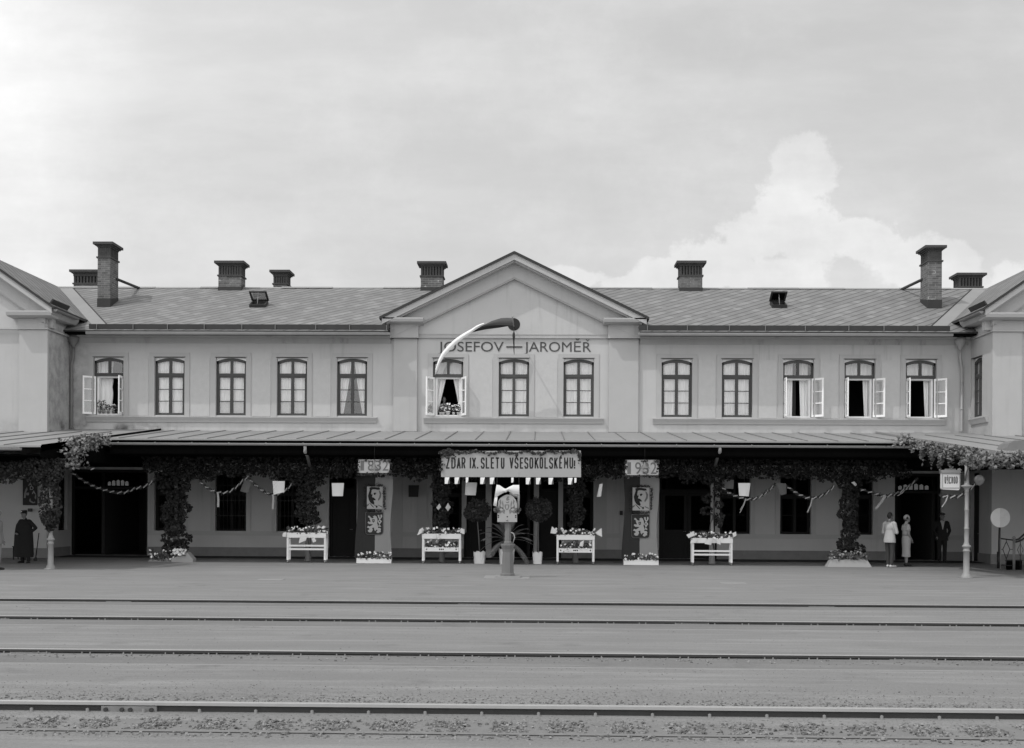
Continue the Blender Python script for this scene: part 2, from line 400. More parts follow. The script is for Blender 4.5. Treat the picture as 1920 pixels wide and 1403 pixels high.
def blossoms(mb, P, r, mi=0):
    """five-petalled flower heads facing out and up"""
    for p in P:
        nrm = Vector((random.gauss(0, .5), -1+random.gauss(0, .4), .6+random.gauss(0, .4))).normalized(); a = nrm.orthogonal().normalized(); b = nrm.cross(a)
        c = Vector(p); rr = r*random.uniform(.7, 1.25); k0 = random.random()*6; ring = []
        for k in range(10):
            an = k0+2*math.pi*k/10; q = rr if k % 2 == 0 else rr*.62
            ring.append(c+(a*math.cos(an)+b*math.sin(an))*q+nrm*rr*.18)
        for k in range(10): mb.face((c, ring[k], ring[(k+1) % 10]), mi)
def rbox(n, x0, x1, y0, y1, z0, z1): return np.column_stack([RNG.uniform(x0, x1, n), RNG.uniform(y0, y1, n), RNG.uniform(z0, z1, n)])
def rell(n, c, r):
    d = RNG.normal(size=(n, 3)); d /= np.linalg.norm(d, axis=1)[:, None]; return np.array(c)+d*np.array(r)*(RNG.uniform(.55, 1, n)[:, None]**.5)

# ------------------------------------------------------------------ datum planes of the place (metres)
YF, YW, YE, YR = 46.2, 44.0, 45.3, 51.7           # facade, wing fronts, eave edge, ridge
XC = ax(966, YF)                                   # axis of the station front
XLO, XRO = -23.2, 21.3                              # outer side walls of the wings
XL, XR = -17.8, 16.1                               # inner side walls of the two wings
Z_EAVE = az(621, YE); Z_RIDGE = az(540.5, YR)
RTAN = (Z_RIDGE-Z_EAVE)/(YR-YE)
def zroof(y): return Z_EAVE+RTAN*(y-YE)
CSL = 0.1036
def zcan(y): return 3.60+CSL*(y-35.0)              # top of the platform roofs

# ------------------------------------------------------------------ ground, tracks
TF = [gp(960, 1129).y, gp(960, 1162).y, gp(960, 1224).y, gp(960, 1323.5).y]      # far rails
GAUGE = 1.435
def ground_profile():
    pts = [(-60, 0.0)]
    for k in (3, 2, 1, 0):
        d = -.125 if k == 3 else -.052
        yn, yf = TF[k]-GAUGE, TF[k]
        if k == 3: pts += [(yn-.42, 0.0), (yn-.10, -.02), (yn+.07, -.02), (yn+.075, d), (yf-.30, d), (yf-.07, -.086), (yf+.03, -.086), (yf+.075, -.03), (yf+.75, -.015), (yf+1.6, 0.0)]
        else: pts += [(yn-.036, -.004), (yn+.036, -.004), (yn+.042, -.03), (yn+.22, d), (yf-.02, d), (yf+.034, d), (yf+.040, -.002), (yf+.9, 0.0)]
    pts += [(28, 0), (34, 0), (41, 0), (60, 0), (900, 0)]
    return pts
def gravel(b, vec, tcn, val):
    s = b.n('ShaderNodeSeparateXYZ'); b.nt.links.new(tcn.outputs['Object'], s.inputs[0]); y = s.outputs[1]
    mp = b.n('ShaderNodeMapping'); b.nt.links.new(tcn.outputs['Object'], mp.inputs[0]); mp.inputs['Scale'].default_value = (.12, 1.0, 1.0)
    val = b.math('MULTIPLY', val, b.math('MULTIPLY_ADD', b.noise(mp.outputs[0], 1.4, 5.0, .6), .36, .82))           # raked lengthwise
    val = b.math('MULTIPLY', val, b.math('MULTIPLY_ADD', b.noise(tcn.outputs['Object'], 26.0, 3.0, .8), .55, .725))
    val = b.math('MULTIPLY', val, b.math('MULTIPLY_ADD', b.ramp(b.noise(mp.outputs[0], 3.2, 7.0, .7), .45, .72), .26, .91))   # worn pale trails
    val = b.math('MULTIPLY', val, b.math('SUBTRACT', 1.0, b.math('MULTIPLY', b.ramp(b.noise(tcn.outputs['Object'], .9, 6.0, .65), .56, .72), .20)))      # damp and oily patches
    val = b.math('MULTIPLY', val, b.math('SUBTRACT', 1.0, b.math('MULTIPLY', b.ramp(b.noise(tcn.outputs['Object'], 60.0, 1.0, .5), .68, .74), .45)))     # single dark pebbles
    tr = None
    for yf in TF[:3]:                                                                                              # oily, sooty bed between the rails
        t = b.math('MULTIPLY', b.ramp(y, yf-GAUGE-.05, yf-GAUGE+.12), b.math('SUBTRACT', 1.0, b.ramp(y, yf-.05, yf+.10)))
        tr = t if tr is None else b.math('MAXIMUM', tr, t)
    val = b.math('MULTIPLY', val, b.math('SUBTRACT', 1.0, b.math('MULTIPLY', tr, .17)))
    cin = b.math('MULTIPLY', b.ramp(y, TF[3]-2.2, TF[3]-1.6), b.math('SUBTRACT', 1.0, b.ramp(y, TF[3]+.6, TF[3]+1.7)))
    sp_ = b.ramp(b.noise(tcn.outputs['Object'], 34.0, 2.0, .6), .60, .70)
    return b.math('MULTIPLY', val, b.math('SUBTRACT', 1.0, b.math('MULTIPLY', b.math('MULTIPLY', cin, sp_), .6)))
GRAV = mat('raked_gravel', .236, .95, .10, .5, .35, 45, extra=gravel)
mb = MB(); pr = ground_profile(); xs = [-900, -120, -40, -20, -10, 0, 10, 20, 40, 120, 900]
for i in range(len(pr)-1):
    for j in range(len(xs)-1):
        mb.face(((xs[j], pr[i][0], pr[i][1]), (xs[j+1], pr[i][0], pr[i][1]), (xs[j+1], pr[i+1][0], pr[i+1][1]), (xs[j], pr[i+1][0], pr[i+1][1])))
tag(mb.build('ground', GRAV), kind='structure')

def rail_poly(y, top, foot=True):
    h = .138; z = top
    return ([(y-.060, z-h), (y+.060, z-h), (y+.060, z-h+.010), (y+.010, z-h+.026), (y+.008, z-.045), (y+.034, z-.036), (y+.034, z-.006), (y+.028, z),
             (y-.028, z), (y-.034, z-.006), (y-.034, z-.036), (y-.008, z-.045), (y-.010, z-h+.026), (y-.060, z-h+.010)])
def rail(parent, y, top, x0=-30, x1=30):
    mb = MB(); P = rail_poly(y, top); mb.prism(P, x0, x1, 0, 'x')
    n = len(P)                                          # running surface and dusty foot get their own tone
    for k in range(n):
        a, c = P[k], P[(k+1) % n]; zc = (a[1]+c[1])/2
        if zc > top-.007: mb.mi[len(mb.mi)-n+k] = 1
        elif zc < top-.105: mb.mi[len(mb.mi)-n+k] = 2
    return mb.build('rail', [RAILM, RAILT, RAILF], parent)
fast_me = {}
def fastening(parent, x, y, z, big=False):
    key = ('big' if big else 'small')
    if key not in fast_me:
        m_ = MB(); s_ = 1.0 if big else .55
        for d in ((0,) if big else (-.055, .055)):
            m_.lathe(d, 0, [(.026*s_, 0), (.026*s_, .02*s_), (.016*s_, .022*s_), (.016*s_, .05*s_), (.001, .056*s_)], 8)
            m_.box(d-.04*s_, d+.04*s_, -.03, .03, -.012, .004)
        fast_me[key] = m_.mesh('rail_fastening', RAILF)
    o = bpy.data.objects.new('rail_fastening', fast_me[key]); COL.objects.link(o); o.location = (x, y, z); o.parent = parent
    return o
def fishplate(parent, x0, x1, y, top, m_):
    mb = MB(); yf = y-.012
    mb.prism([(yf-.020, top-.105), (yf+.004, top-.118), (yf+.004, top-.042), (yf-.020, top-.046)], x0, x1, 0, 'x')
    L = x1-x0
    for f in (.09, .38, .53, .91):
        c = x0+L*f; mb.tube([(c, yf-.018, top-.078), (c, yf-.045, top-.078)], .021, 8, 1)
    return mb.build('fishplate', [m_, RAILM], parent)
RAILG = mat('rail_gritty', .26, .9, .2, 6)
PLATE = mat('fishplate_dusty', .21, .8, .3, 9)
track_labels = ['railway track closest to the platform, rails sunk flush in raked gravel', 'second railway track from the platform, bolted rails sunk in pale gravel',
                'third railway track from the platform, dark rail with loose stones along it', 'railway track nearest the viewer with bare wooden sleepers and loose ballast']
SLX = []
for k, yf in enumerate(TF):
    t = thing('railway_track', track_labels[k], 'railway track', (0, yf-GAUGE/2, 0), 'railway tracks in front of the station')
    top = .004 if k < 3 else .012
    far = rail(t, yf, top); near = rail(t, yf-GAUGE, -.002 if k < 3 else -.004)
    near.data.materials[1] = RAILF if k == 3 else RAILG
    if k == 3:
        for p in far.data.polygons:
            if p.material_index == 0 and p.center.z > top-.037: p.material_index = 1
    if k == 0: joints = [(201, 248), (860, 902), (1517, 1565)]
    elif k == 1: joints = [(-40, 20), (1268, 1331)]
    elif k == 2: joints = [(22, 98), (1669, 1750)]
    else: joints = [(194, 298)]
    for a, b in joints: fishplate(far, ax(a, yf), ax(b, yf), yf, top, PLATE)
    st = {0: 0, 1: .585, 2: .57, 3: .553}[k]
    if k in (1, 2):
        x = ax(70 if k == 1 else 165, yf)-st*3
        while x < ax(1960, yf):
            fastening(far, x+random.uniform(-.02, .02), yf-.055, -.058); x += st
    if k == 3:
        x = ax(380, yf)-st*5
        while x < ax(1980, yf):
            m_ = MB(); a = random.uniform(-.012, .012); wd = random.uniform(.115, .135)
            M = Matrix.Translation((x, yf-GAUGE/2, 0)) @ Matrix.Rotation(a, 4, 'Z')
            m_.box(-wd, wd, -1.22, 1.22, -.30, -.122+random.uniform(-.004, .006), M=M)
            m_.build('sleeper', SLEEPER, t); SLX.append(x)
            fastening(far, x, yf-.066, -.104, True); fastening(far, x+.03, yf+.058, -.10, True); x += st
# loose ballast round the near track
sleepers_x = []
def stones(n, x0, x1, ys, z, s0, s1, avoid=False):
    base = np.array([(-1, -1, -.6), (1, -1, -.7), (1.1, 1, -.6), (-1, .9, -.6), (-.6, -.7, .7), (.7, -.6, .6), (.6, .7, .75), (-.7, .6, .6)])*.5
    Fq = np.array([(3, 2, 1, 0), (4, 5, 6, 7), (0, 1, 5, 4), (1, 2, 6, 5), (2, 3, 7, 6), (3, 0, 4, 7)])
    V, Fc = [], []
    for i in range(n):
        s = random.uniform(s0, s1); M = Euler((random.uniform(-.6, .6), random.uniform(-.6, .6), random.uniform(0, 6.3))).to_matrix()
        xx = random.uniform(x0, x1)
        if avoid and min(abs(xx-q) for q in SLX) < random.uniform(.07, .14) and random.random() > .12: continue
        k_ = len(V); c = np.array((xx, ys(), z()+s*.2)); q = base*s*np.array((random.uniform(.7, 1.3), random.uniform(.7, 1.2), random.uniform(.5, 1)))+RNG.normal(size=(8, 3))*s*.08
        V.append(q @ np.array(M).T+c); Fc.append(Fq+8*k_)
    return np.concatenate(V), np.concatenate(Fc)
mb = MB(); yf = TF[3]
V, Fc = stones(11000, -6.2, 6.2, lambda: random.uniform(yf-GAUGE+.05, yf-.07), lambda: random.uniform(-.126, -.112), .012, .034, True); mb.arrays(V, Fc)
V, Fc = stones(3600, -6.6, 6.6, lambda: yf+.09+abs(random.gauss(0, .42)), lambda: -.022, .008, .024); mb.arrays(V, Fc)
V, Fc = stones(700, -6, 6, lambda: yf-GAUGE-.05-abs(random.gauss(0, .22)), lambda: -.012, .012, .032); mb.arrays(V, Fc)
V, Fc = stones(500, -9, 9, lambda: TF[2]-.10-abs(random.gauss(0, .25)), lambda: -.05, .010, .028); mb.arrays(V, Fc)
V, Fc = stones(2600, -8.5, 8.5, lambda: random.uniform(TF[3]+.5, TF[2]-1.5), lambda: -.004, .005, .014); mb.arrays(V, Fc)
V, Fc = stones(1500, -11, 11, lambda: random.choice((random.uniform(TF[2]+.2, TF[1]-1.5), random.uniform(TF[1]+.2, TF[0]-1.5), random.uniform(TF[0]+.3, 31))), lambda: -.004, .006, .018); mb.arrays(V, Fc)
tag(mb.build('gravel', STONE), kind='stuff')
# slabs let into the platform
for px0, px1, py, nm, lb in ((484, 532, 1087, 'drain_cover', 'pale slab let into the gravel, the left of two far-apart plain covers'), (1350, 1398, 1094, 'drain_cover', 'pale slab let into the gravel right of the stone pedestal')):
    c = gp((px0+px1)/2, py); hw = (ax(px1, c.y)-ax(px0, c.y))/2
    tag(MB().prism([(-hw, -.25), (hw, -.25), (hw, .25), (-hw, .25)], -.03, .008, 0, 'z').build(nm, CONC), lb, 'drain cover', 'covers in the platform').location = (c.x, c.y, 0)

# ------------------------------------------------------------------ station building
ST = thing('station_building', 'long two-storey rendered station building with central pedimented gable and two wings', 'railway station', (XC, YF+4, 0))
def wall_open(mb, a0, a1, z0, z1, ops, front, depth, P, mi=0, rmi=0):
    """wall face with rectangular openings; P(a, d, z) -> point, d measured inward from the front"""
    A = sorted({a0, a1, *[o[0] for o in ops], *[o[1] for o in ops]}); Zs = sorted({z0, z1, *[o[2] for o in ops], *[o[3] for o in ops]})
    for i in range(len(A)-1):
        for j in range(len(Zs)-1):
            ca, cz = (A[i]+A[i+1])/2, (Zs[j]+Zs[j+1])/2
            if any(o[0] < ca < o[1] and o[2] < cz < o[3] for o in ops): continue
            mb.face((P(A[i], 0, Zs[j]), P(A[i+1], 0, Zs[j]), P(A[i+1], 0, Zs[j+1]), P(A[i], 0, Zs[j+1])), mi)
    for (x0, x1, zz0, zz1) in ops:
        for q in (((x0, zz0), (x0, zz1)), ((x0, zz1), (x1, zz1)), ((x1, zz1), (x1, zz0)), ((x1, zz0), (x0, zz0))):
            (p, r), (s_, t_) = q
            mb.face((P(p, 0, r), P(p, depth, r), P(s_, depth, t_), P(s_, 0, t_)), rmi)
PF = lambda a, d, z: (a, YF+d, z)
PL = lambda a, d, z: (XL-d, a, z)
PR = lambda a, d, z: (XR+d, a, z)

# upper windows
UPX = [203.5, 318, 433, 547.5, 660]; UPG = [840, 963.5, 1085]; UPR = [1269, 1382, 1497, 1612, 1727]
ZW1, ZWT, ZW0 = az(671.5, YF), az(704.5, YF), az(781.0, YF)
HW = 28.5/F*YF*1.0
up_ops = []
for px in UPX+UPG+UPR:
    x = ax(px, YF, 730); up_ops.append((x-HW, x+HW, ZW0, ZW1))
# ground floor openings (pixels): x0, x1, sill y or None for doors
ZH = az(884, YF)
GO = [('gate', 132, 277, None), ('win', 290, 343, 994), ('win', 404, 462, 995), ('win', 519, 576, 996), ('door', 617, 669, None),
      ('win', 811, 866, 1000), ('door', 870, 912, None), ('mid', 922, 1001, None), ('door', 1011, 1053, None), ('win', 1056, 1113, 1000),
      ('door2', 1236, 1345, None), ('win', 1350, 1407, 1000), ('win', 1463, 1521, 1001), ('win', 1583, 1637, 1002), ('gate', 1678, 1766, None)]
Z_GS = az(999, YF)
g_ops = []
for kind, a, b, sy in GO:
    x0, x1 = ax(a, YF), ax(b, YF)
    g_ops.append((x0, x1, 0.02 if sy is None else Z_GS, ZH))
mb = MB()
wall_open(mb, XL, XR, 0.0, Z_EAVE+.25, up_ops+g_ops, YF, .42, PF, 0, 0)
mb.build('facade_wall', PLASTER, ST)

# wings: side walls (with one window above and one opening below) and front walls
zw = Z_EAVE+.35
mb = MB()
lw = (at(104, 990, 45.0), )
sideL = [(45.08, 45.93, Z_GS, ZH)]; sideR = [(45.02, 46.06, ZW0, ZW1), (45.25, 46.10, .02, ZH)]
wall_open(mb, YW, YF, 0, zw, sideL, 0, .3, PL, 0, 0)
mb.face((PL(YW, 0, 0), (XLO, YW, 0), (XLO, YW, zw), PL(YW, 0, zw)), 0); mb.face(((XLO, YW, 0), (XLO, 57.5, 0), (XLO, 57.5, zw), (XLO, YW, zw)), 0)
mb.build('wing_wall', PLASTER_W, ST)
mb = MB()
wall_open(mb, YW, YF, 0, zw, sideR, 0, .3, PR, 0, 0)
mb.face((PR(YW, 0, 0), (XRO, YW, 0), (XRO, YW, zw), PR(YW, 0, zw)), 0); mb.face(((XRO, YW, 0), (XRO, 57.5, 0), (XRO, 57.5, zw), (XRO, YW, zw)), 0)
mb.build('wing_wall', PLASTER_W, ST)
# rooms behind: dark floors, back wall and partition walls close the shell
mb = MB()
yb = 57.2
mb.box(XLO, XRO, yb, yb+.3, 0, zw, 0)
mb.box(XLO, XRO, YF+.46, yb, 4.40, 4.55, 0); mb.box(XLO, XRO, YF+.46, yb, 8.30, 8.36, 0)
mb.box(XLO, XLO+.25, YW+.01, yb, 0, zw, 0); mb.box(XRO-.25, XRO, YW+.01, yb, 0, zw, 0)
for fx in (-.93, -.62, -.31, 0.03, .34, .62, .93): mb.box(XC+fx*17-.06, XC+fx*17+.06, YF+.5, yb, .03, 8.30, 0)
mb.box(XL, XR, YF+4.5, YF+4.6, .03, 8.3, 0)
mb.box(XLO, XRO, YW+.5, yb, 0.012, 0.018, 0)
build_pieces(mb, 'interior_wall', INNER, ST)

# panels and flat bands round the upper windows, sill course, lintel lines
def band(px0, px1, y0, y1, d, mi=0, Y=YF, mbx=None):
    (mbx or mb).box(ax(px0, Y, (y0+y1)/2), ax(px1, Y, (y0+y1)/2), Y-d, Y+.05, az(y1, Y), az(y0, Y), mi)
mb = MB()
for seq in (UPX, UPG, UPR):
    for a, b in zip(seq[:-1], seq[1:]):
        x0 = ax(a, YF, 730)+HW+.24; x1 = ax(b, YF, 730)-HW-.24
        mb.box(x0, x1, YF-.014, YF+.02, ZW0-.03, ZW1-.05)
build_pieces(mb, 'wall_panel', PANEL_L, ST)
for a, b in ((163, 707), (795, 1131), (1224, 1772)):
    mb = MB(); z1, z0 = az(784.0, YF), az(794.5, YF)
    mb.prism([(YF-.15, z1-.03), (YF-.15, z1-.002), (YF+.05, z1+.02), (YF+.05, z0), (YF-.05, z0), (YF-.07, z0+.06), (YF-.13, z1-.055)], ax(a, YF, 788), ax(b, YF, 788), 0, 'x')
    mb.build('sill_course', PANEL, ST)

def arch_z(t, zs, rise): return zs+rise*(1-(2*t-1)**2)
def window(x0, x1, z0, zt, z1, P, opened=None, parent=ST, curtain='full', bars=2, recess=.10, glass=None, label=None, frame_m=None, pots=0):
    """two casements under an arched fanlight; opened = (left angle, right angle) in degrees or None"""
    def bx(mb, a0, a1, d0, d1, zz0, zz1, mi=0):
        C = [P(a, d, z) for z in (zz0, zz1) for (a, d) in ((a0, d0), (a1, d0), (a1, d1), (a0, d1))]
        b = len(mb.v); mb.v += C
        for q in ((3, 2, 1, 0), (4, 5, 6, 7), (0, 1, 5, 4), (1, 2, 6, 5), (2, 3, 7, 6), (3, 0, 4, 7)):
            mb.f.append(tuple(b+i for i in q)); mb.mi.append(mi); mb.sm.append(False)
    r0, r1 = recess, recess+.07; fw = .075; zs = z1-.145; rise = .115; xm = (x0+x1)/2; g = .003
    mb = MB()
    bx(mb, x0+g, x0+fw, r0, r1, z0+g, zs); bx(mb, x1-fw, x1-g, r0, r1, z0+g, zs)
    N = 12
    for k in range(N):                                              # arched head
        t0, t1 = k/N, (k+1)/N; a0, a1 = x0+g+(x1-x0-2*g)*t0, x0+g+(x1-x0-2*g)*t1
        for d in (r0, r1):
            q = [P(a0, d, arch_z(t0, zs, rise)-.11), P(a1, d, arch_z(t1, zs, rise)-.11), P(a1, d, arch_z(t1, zs, rise)), P(a0, d, arch_z(t0, zs, rise))]
            mb.face(q if d == r0 else q[::-1])
        mb.face([P(a0, r0, arch_z(t0, zs, rise)-.11), P(a0, r1, arch_z(t0, zs, rise)-.11), P(a1, r1, arch_z(t1, zs, rise)-.11), P(a1, r0, arch_z(t1, zs, rise)-.11)])
    bx(mb, x0+fw, x1-fw, r0-.012, r1, zt-.055, zt+.06)              # transom
    bx(mb, xm-.05, xm+.05, r0-.004, r1, zt+.06, z1-.06)
    if opened is None:
        bx(mb, x0+fw, x1-fw, r0, r1, z0+g, z0+.09); bx(mb, xm-.055, xm+.055, r0-.006, r1, z0+.09, zt-.055)
        bx(mb, x0+fw, xm-.055, r0+.004, r1, zt-.10, zt-.055); bx(mb, xm+.055, x1-fw, r0+.004, r1, zt-.10, zt-.055)
        for s_ in (0, 1):
            c0, c1 = (x0+fw, xm-.055) if s_ == 0 else (xm+.055, x1-fw)
            sa = (c0, c0+.035) if s_ == 0 else (c1-.035, c1)
            bx(mb, sa[0], sa[1], r0+.004, r1, z0+.09, zt-.10)
            for k in range(1, bars+1):
                z = z0+.09+(zt-.19-z0)*k/(bars+1); bx(mb, c0+.001, c1-.001, r0+.02, r1-.02, z-.014, z+.014)
    W = mb.build('window', frame_m or FRAMED, parent)
    if label: W['label'] = label
    mb = MB()                                                       # infill above the arch and thin shutter-case edge
    for k in range(N):
        t0, t1 = k/N, (k+1)/N; a0, a1 = x0+g+(x1-x0-2*g)*t0, x0+g+(x1-x0-2*g)*t1
        mb.face([P(a0, r0+.02, arch_z(t0, zs, rise)-.02), P(a1, r0+.02, arch_z(t1, zs, rise)-.02), P(a1, r0+.02, z1), P(a0, r0+.02, z1)])
    mb.build('spandrel', FRAMEW, W)
    mb = MB(); bx(mb, x0-.04, x1+.04, -.034, r0, z1-.012, z1+.010); mb.build('lintel_edge', FRAMED, W)
    mb = MB(); G = glass or GLASS; rg = recess+.045
    poly = [(x0+fw-.01, zt+.02)]+[(x0+fw+(x1-x0-2*fw)*k/10, arch_z(k/10, zs, rise)-.07) for k in range(11)]+[(x1-fw+.01, zt+.02)]
    mb.face([P(a, rg, z) for a, z in reversed(poly)])
    if opened is None: mb.face([P(x0+fw-.01, rg, z0+.05), P(x1-fw+.01, rg, z0+.05), P(x1-fw+.01, rg, zt-.02), P(x0+fw-.01, rg, zt-.02)])
    mb.build('pane', G, W)
    if opened is not None:
        mb = MB()                                                   # white inner frame
        for a0, a1, q0, q1 in ((x0+fw, x0+fw+.08, z0, zt-.055), (x1-fw-.08, x1-fw, z0, zt-.055), (x0+fw+.08, x1-fw-.08, zt-.11, zt-.056), (x0+fw+.08, x1-fw-.08, z0+.004, z0+.06)):
            bx(mb, a0, a1, r1+.004, r1+.22, q0, q1)
        mb.build('inner_frame', FRAMEW, W)
        for s_, ang in enumerate(opened):
            if ang is None: continue
            w_ = (x1-x0)/2-.06; hx = x0+fw-.02 if s_ == 0 else x1-fw+.02; a = math.radians(ang)
            dx, dd = (math.cos(a), -math.sin(a)) if s_ == 0 else (-math.cos(a), -math.sin(a))
            nx, nd = -dd, dx
            def lf(mb, s0, s1, q0, q1, th=.02):
                C = [P(hx+dx*s+nx*n_, r0-.01+dd*s+nd*n_, z) for z in (q0, q1) for (s, n_) in ((s0, -th), (s1, -th), (s1, th), (s0, th))]
                b = len(mb.v); mb.v += C
                for q in ((3, 2, 1, 0), (4, 5, 6, 7), (0, 1, 5, 4), (1, 2, 6, 5), (2, 3, 7, 6), (3, 0, 4, 7)):
                    mb.f.append(tuple(b+i for i in q)); mb.mi.append(0); mb.sm.append(False)
            mb = MB(); lf(mb, 0, .06, z0+.02, zt-.07); lf(mb, w_-.06, w_, z0+.02, zt-.07); lf(mb, .06, w_-.06, z0+.02, z0+.10); lf(mb, .06, w_-.06, zt-.14, zt-.07)
            for k in (1, 2):
                z = z0+.10+(zt-.24-z0)*k/3; lf(mb, .06, w_-.06, z-.018, z+.018, .012)
            cs = mb.build('casement', FRAMEW, W)
            mb = MB(); mb.face([P(hx+dx*s, r0-.01+dd*s, z) for s, z in ((.05, z0+.08), (w_-.05, z0+.08), (w_-.05, zt-.12), (.05, zt-.12))]); mb.build('casement_pane', GLASS, W)
    # curtains hang just behind the frame
    dc = recess+.16 if opened is None else recess+.36
    def sheet(f0, f1, zb, ztp, amp=.025, n=26, m=10, freq=9):
        mb = MB(); rows = []
        for j in range(m+1):
            z = ztp+(zb-ztp)*j/m; a0, a1 = f0(j/m), f1(j/m); rows.append([P(a0+(a1-a0)*i/n, dc+amp*math.sin(i/n*freq*6.28/2+j*.1)+.006*math.sin(i*1.7), z) for i in range(n+1)])
        for j in range(m):
            for i in range(n): mb.face((rows[j][i], rows[j+1][i], rows[j+1][i+1], rows[j][i+1]), 0, True)
        return mb.build('curtain', CURT, W)
    lo, hi = x0+.02, x1-.02
    if curtain in ('full', 'lace'): sheet(lambda t: lo, lambda t: hi, z0-.02, z1+.03, freq=12)
    if curtain == 'lace':
        mb = MB(); h = (zt-z0)*.36
        for i in range(24):
            a0, a1 = lo+(hi-lo)*i/24, lo+(hi-lo)*(i+1)/24; d0, d1 = (dc-.05+.012*math.sin(i*1.3), dc-.05+.012*math.sin((i+1)*1.3)); mb.face((P(a0, d0, z0), P(a1, d1, z0), P(a1, d1, z0+h-.02*abs(math.sin(i+1))), P(a0, d0, z0+h-.02*abs(math.sin(i)))))
        mb.build('lace_curtain', LACE, W)
    elif curtain == 'parted':
        sheet(lambda t: lo, lambda t: xm-.05-.33*t**1.3, z0-.02, z1+.03, freq=7); sheet(lambda t: xm+.05+.33*t**1.3, lambda t: hi, z0-.02, z1+.03, freq=7)
    elif curtain == 'wide':
        sheet(lambda t: lo, lambda t: lo+.46-.36*t, z0-.02, zt, freq=6); sheet(lambda t: hi-.40+.32*t, lambda t: hi, z0-.02, zt, freq=6)
        sheet(lambda t: lo, lambda t: hi, zt, z1+.03, freq=10)
    elif curtain == 'left': sheet(lambda t: lo, lambda t: xm+.02-.03*t+.02*math.sin(t*22), z0-.02, z1+.03, freq=6); 
    elif curtain == 'slit':
        sheet(lambda t: lo, lambda t: xm-.12-.02*t, z0-.02, z1+.03, freq=6); sheet(lambda t: xm+.10+.08*t, lambda t: hi-.10, z0-.02, z1+.03, freq=6)
    elif curtain == 'right': sheet(lambda t: xm+.22+.08*t, lambda t: hi-.12, z0-.02, zt, freq=4); sheet(lambda t: lo, lambda t: hi, zt, z1+.03, freq=9)
    elif curtain == 'top': sheet(lambda t: lo, lambda t: hi, zt, z1+.03, freq=9)
    return W
specs = [((138, 92), 'left', 'open window with half-drawn curtain and plants on its sill'), (None, 'full', None), (None, 'lace', None), (None, 'lace', None), (None, 'parted', 'closed window with parted curtains'),
         ((122, 110), 'wide', 'open window with swept-back curtains and potted flowers'), (None, 'full', None), (None, 'full', None),
         (None, 'full', None), (None, 'full', None), ((92, 135), 'slit', 'open window with two patterned curtains almost drawn'), ((92, 133), 'right', 'open dark window with one curtain behind its leaf'), ((92, 135), 'right', 'open dark window by the right wing')]
for (x0, x1, z0, z1), (op, cu, lb) in zip(up_ops, specs): 
    W = window(x0, x1, z0, ZWT, z1, PF, op, curtain=cu, label=lb)
    mb = MB(); e = .03; g_ = .19; top = z1+.16
    mb.prism([(x0-g_, z0-.06), (x0-.001, z0-.06), (x0-.001, z1+.012), (x1+.001, z1+.012), (x1+.001, z0-.06), (x1+g_, z0-.06), (x1+g_, top), (x0-g_, top)], YF-e, YF+.02, 0)
    mb.build('surround', PANEL, W)
y0, y1, z0, z1 = sideR[0]
window(y0, y1, z0, ZWT, z1, PR, None, curtain='full', label='narrow-looking window in the side wall of the right wing')
mb = MB(); zz1, zz0 = az(784.0, YF), az(794.5, YF)
mb.prism([(XR-.14, zz1-.03), (XR-.14, zz1), (XR+.05, zz1+.02), (XR+.05, zz0), (XR-.06, zz0), (XR-.12, zz1-.055)], YW+.35, YF-.16, 0, 'y'); mb.build('sill_course', PANEL, ST)

# ground floor: plinth, piers, sill band, windows, doors
solid = []; cur = XL
for (x0, x1, z0, z1) in sorted(g_ops):
    if z0 < .1: solid.append((cur, x0)); cur = x1
solid.append((cur, XR))
ZP = az(1029.5, YF)
mb = MB(); ms = MB()
for a, b in solid:
    if b-a < .25: continue
    mb.box(a, b, YF-.05, YF+.03, 0.0, ZP)
    if b-a > .6: ms.box(a+.02, b-.02, YF-.045, YF+.03, Z_GS-.17, Z_GS-.003)
mb.box(XL-.04, XL+.045, YW-.04, YF-.055, 0, ZP); mb.box(XLO, XL+.045, YW-.05, YW-.042, 0, ZP+.001)
mb.box(XLO, XL-.041, YW-.041, YW, 0, ZP)
mb.box(XR-.045, XR+.04, YW-.04, sideR[1][0], 0, ZP); mb.box(XR-.045, XR+.04, sideR[1][1], YF-.055, 0, ZP); mb.box(XR-.045, XRO, YW-.05, YW-.042, 0, ZP+.001)
mb.box(XR+.041, XRO, YW-.041, YW, 0, ZP)
build_pieces(mb, 'plinth', PLINTH, ST)
ms.box(XL-.03, XL+.04, YW+.03, YF-.05, Z_GS-.17, Z_GS-.003)
build_pieces(ms, 'sill_band', PANEL, ST)
mb = MB()
for k, (kind, a, b, sy) in enumerate(GO):
    if kind == 'win':
        x0, x1 = g_ops[k][0], g_ops[k][1]
        mb.box(x0-.18, x0-.002, YF-.028, YF+.02, Z_GS, ZH+.2); mb.box(x1+.002, x1+.18, YF-.028, YF+.02, Z_GS, ZH+.2)
for a, b in ((917-6, 917+4), (1002, 1010)):
    mb.box(ax(a, YF), ax(b, YF), YF-.06, YF+.03, ZP, ZH+.2)
for a in (737, 783, 1120, 1163): mb.box(ax(a, YF)-.02, ax(a, YF)+.36, YF-.024, YF+.02, ZP+.01, ZH+.3)
build_pieces(mb, 'door_surround', PANEL, ST)
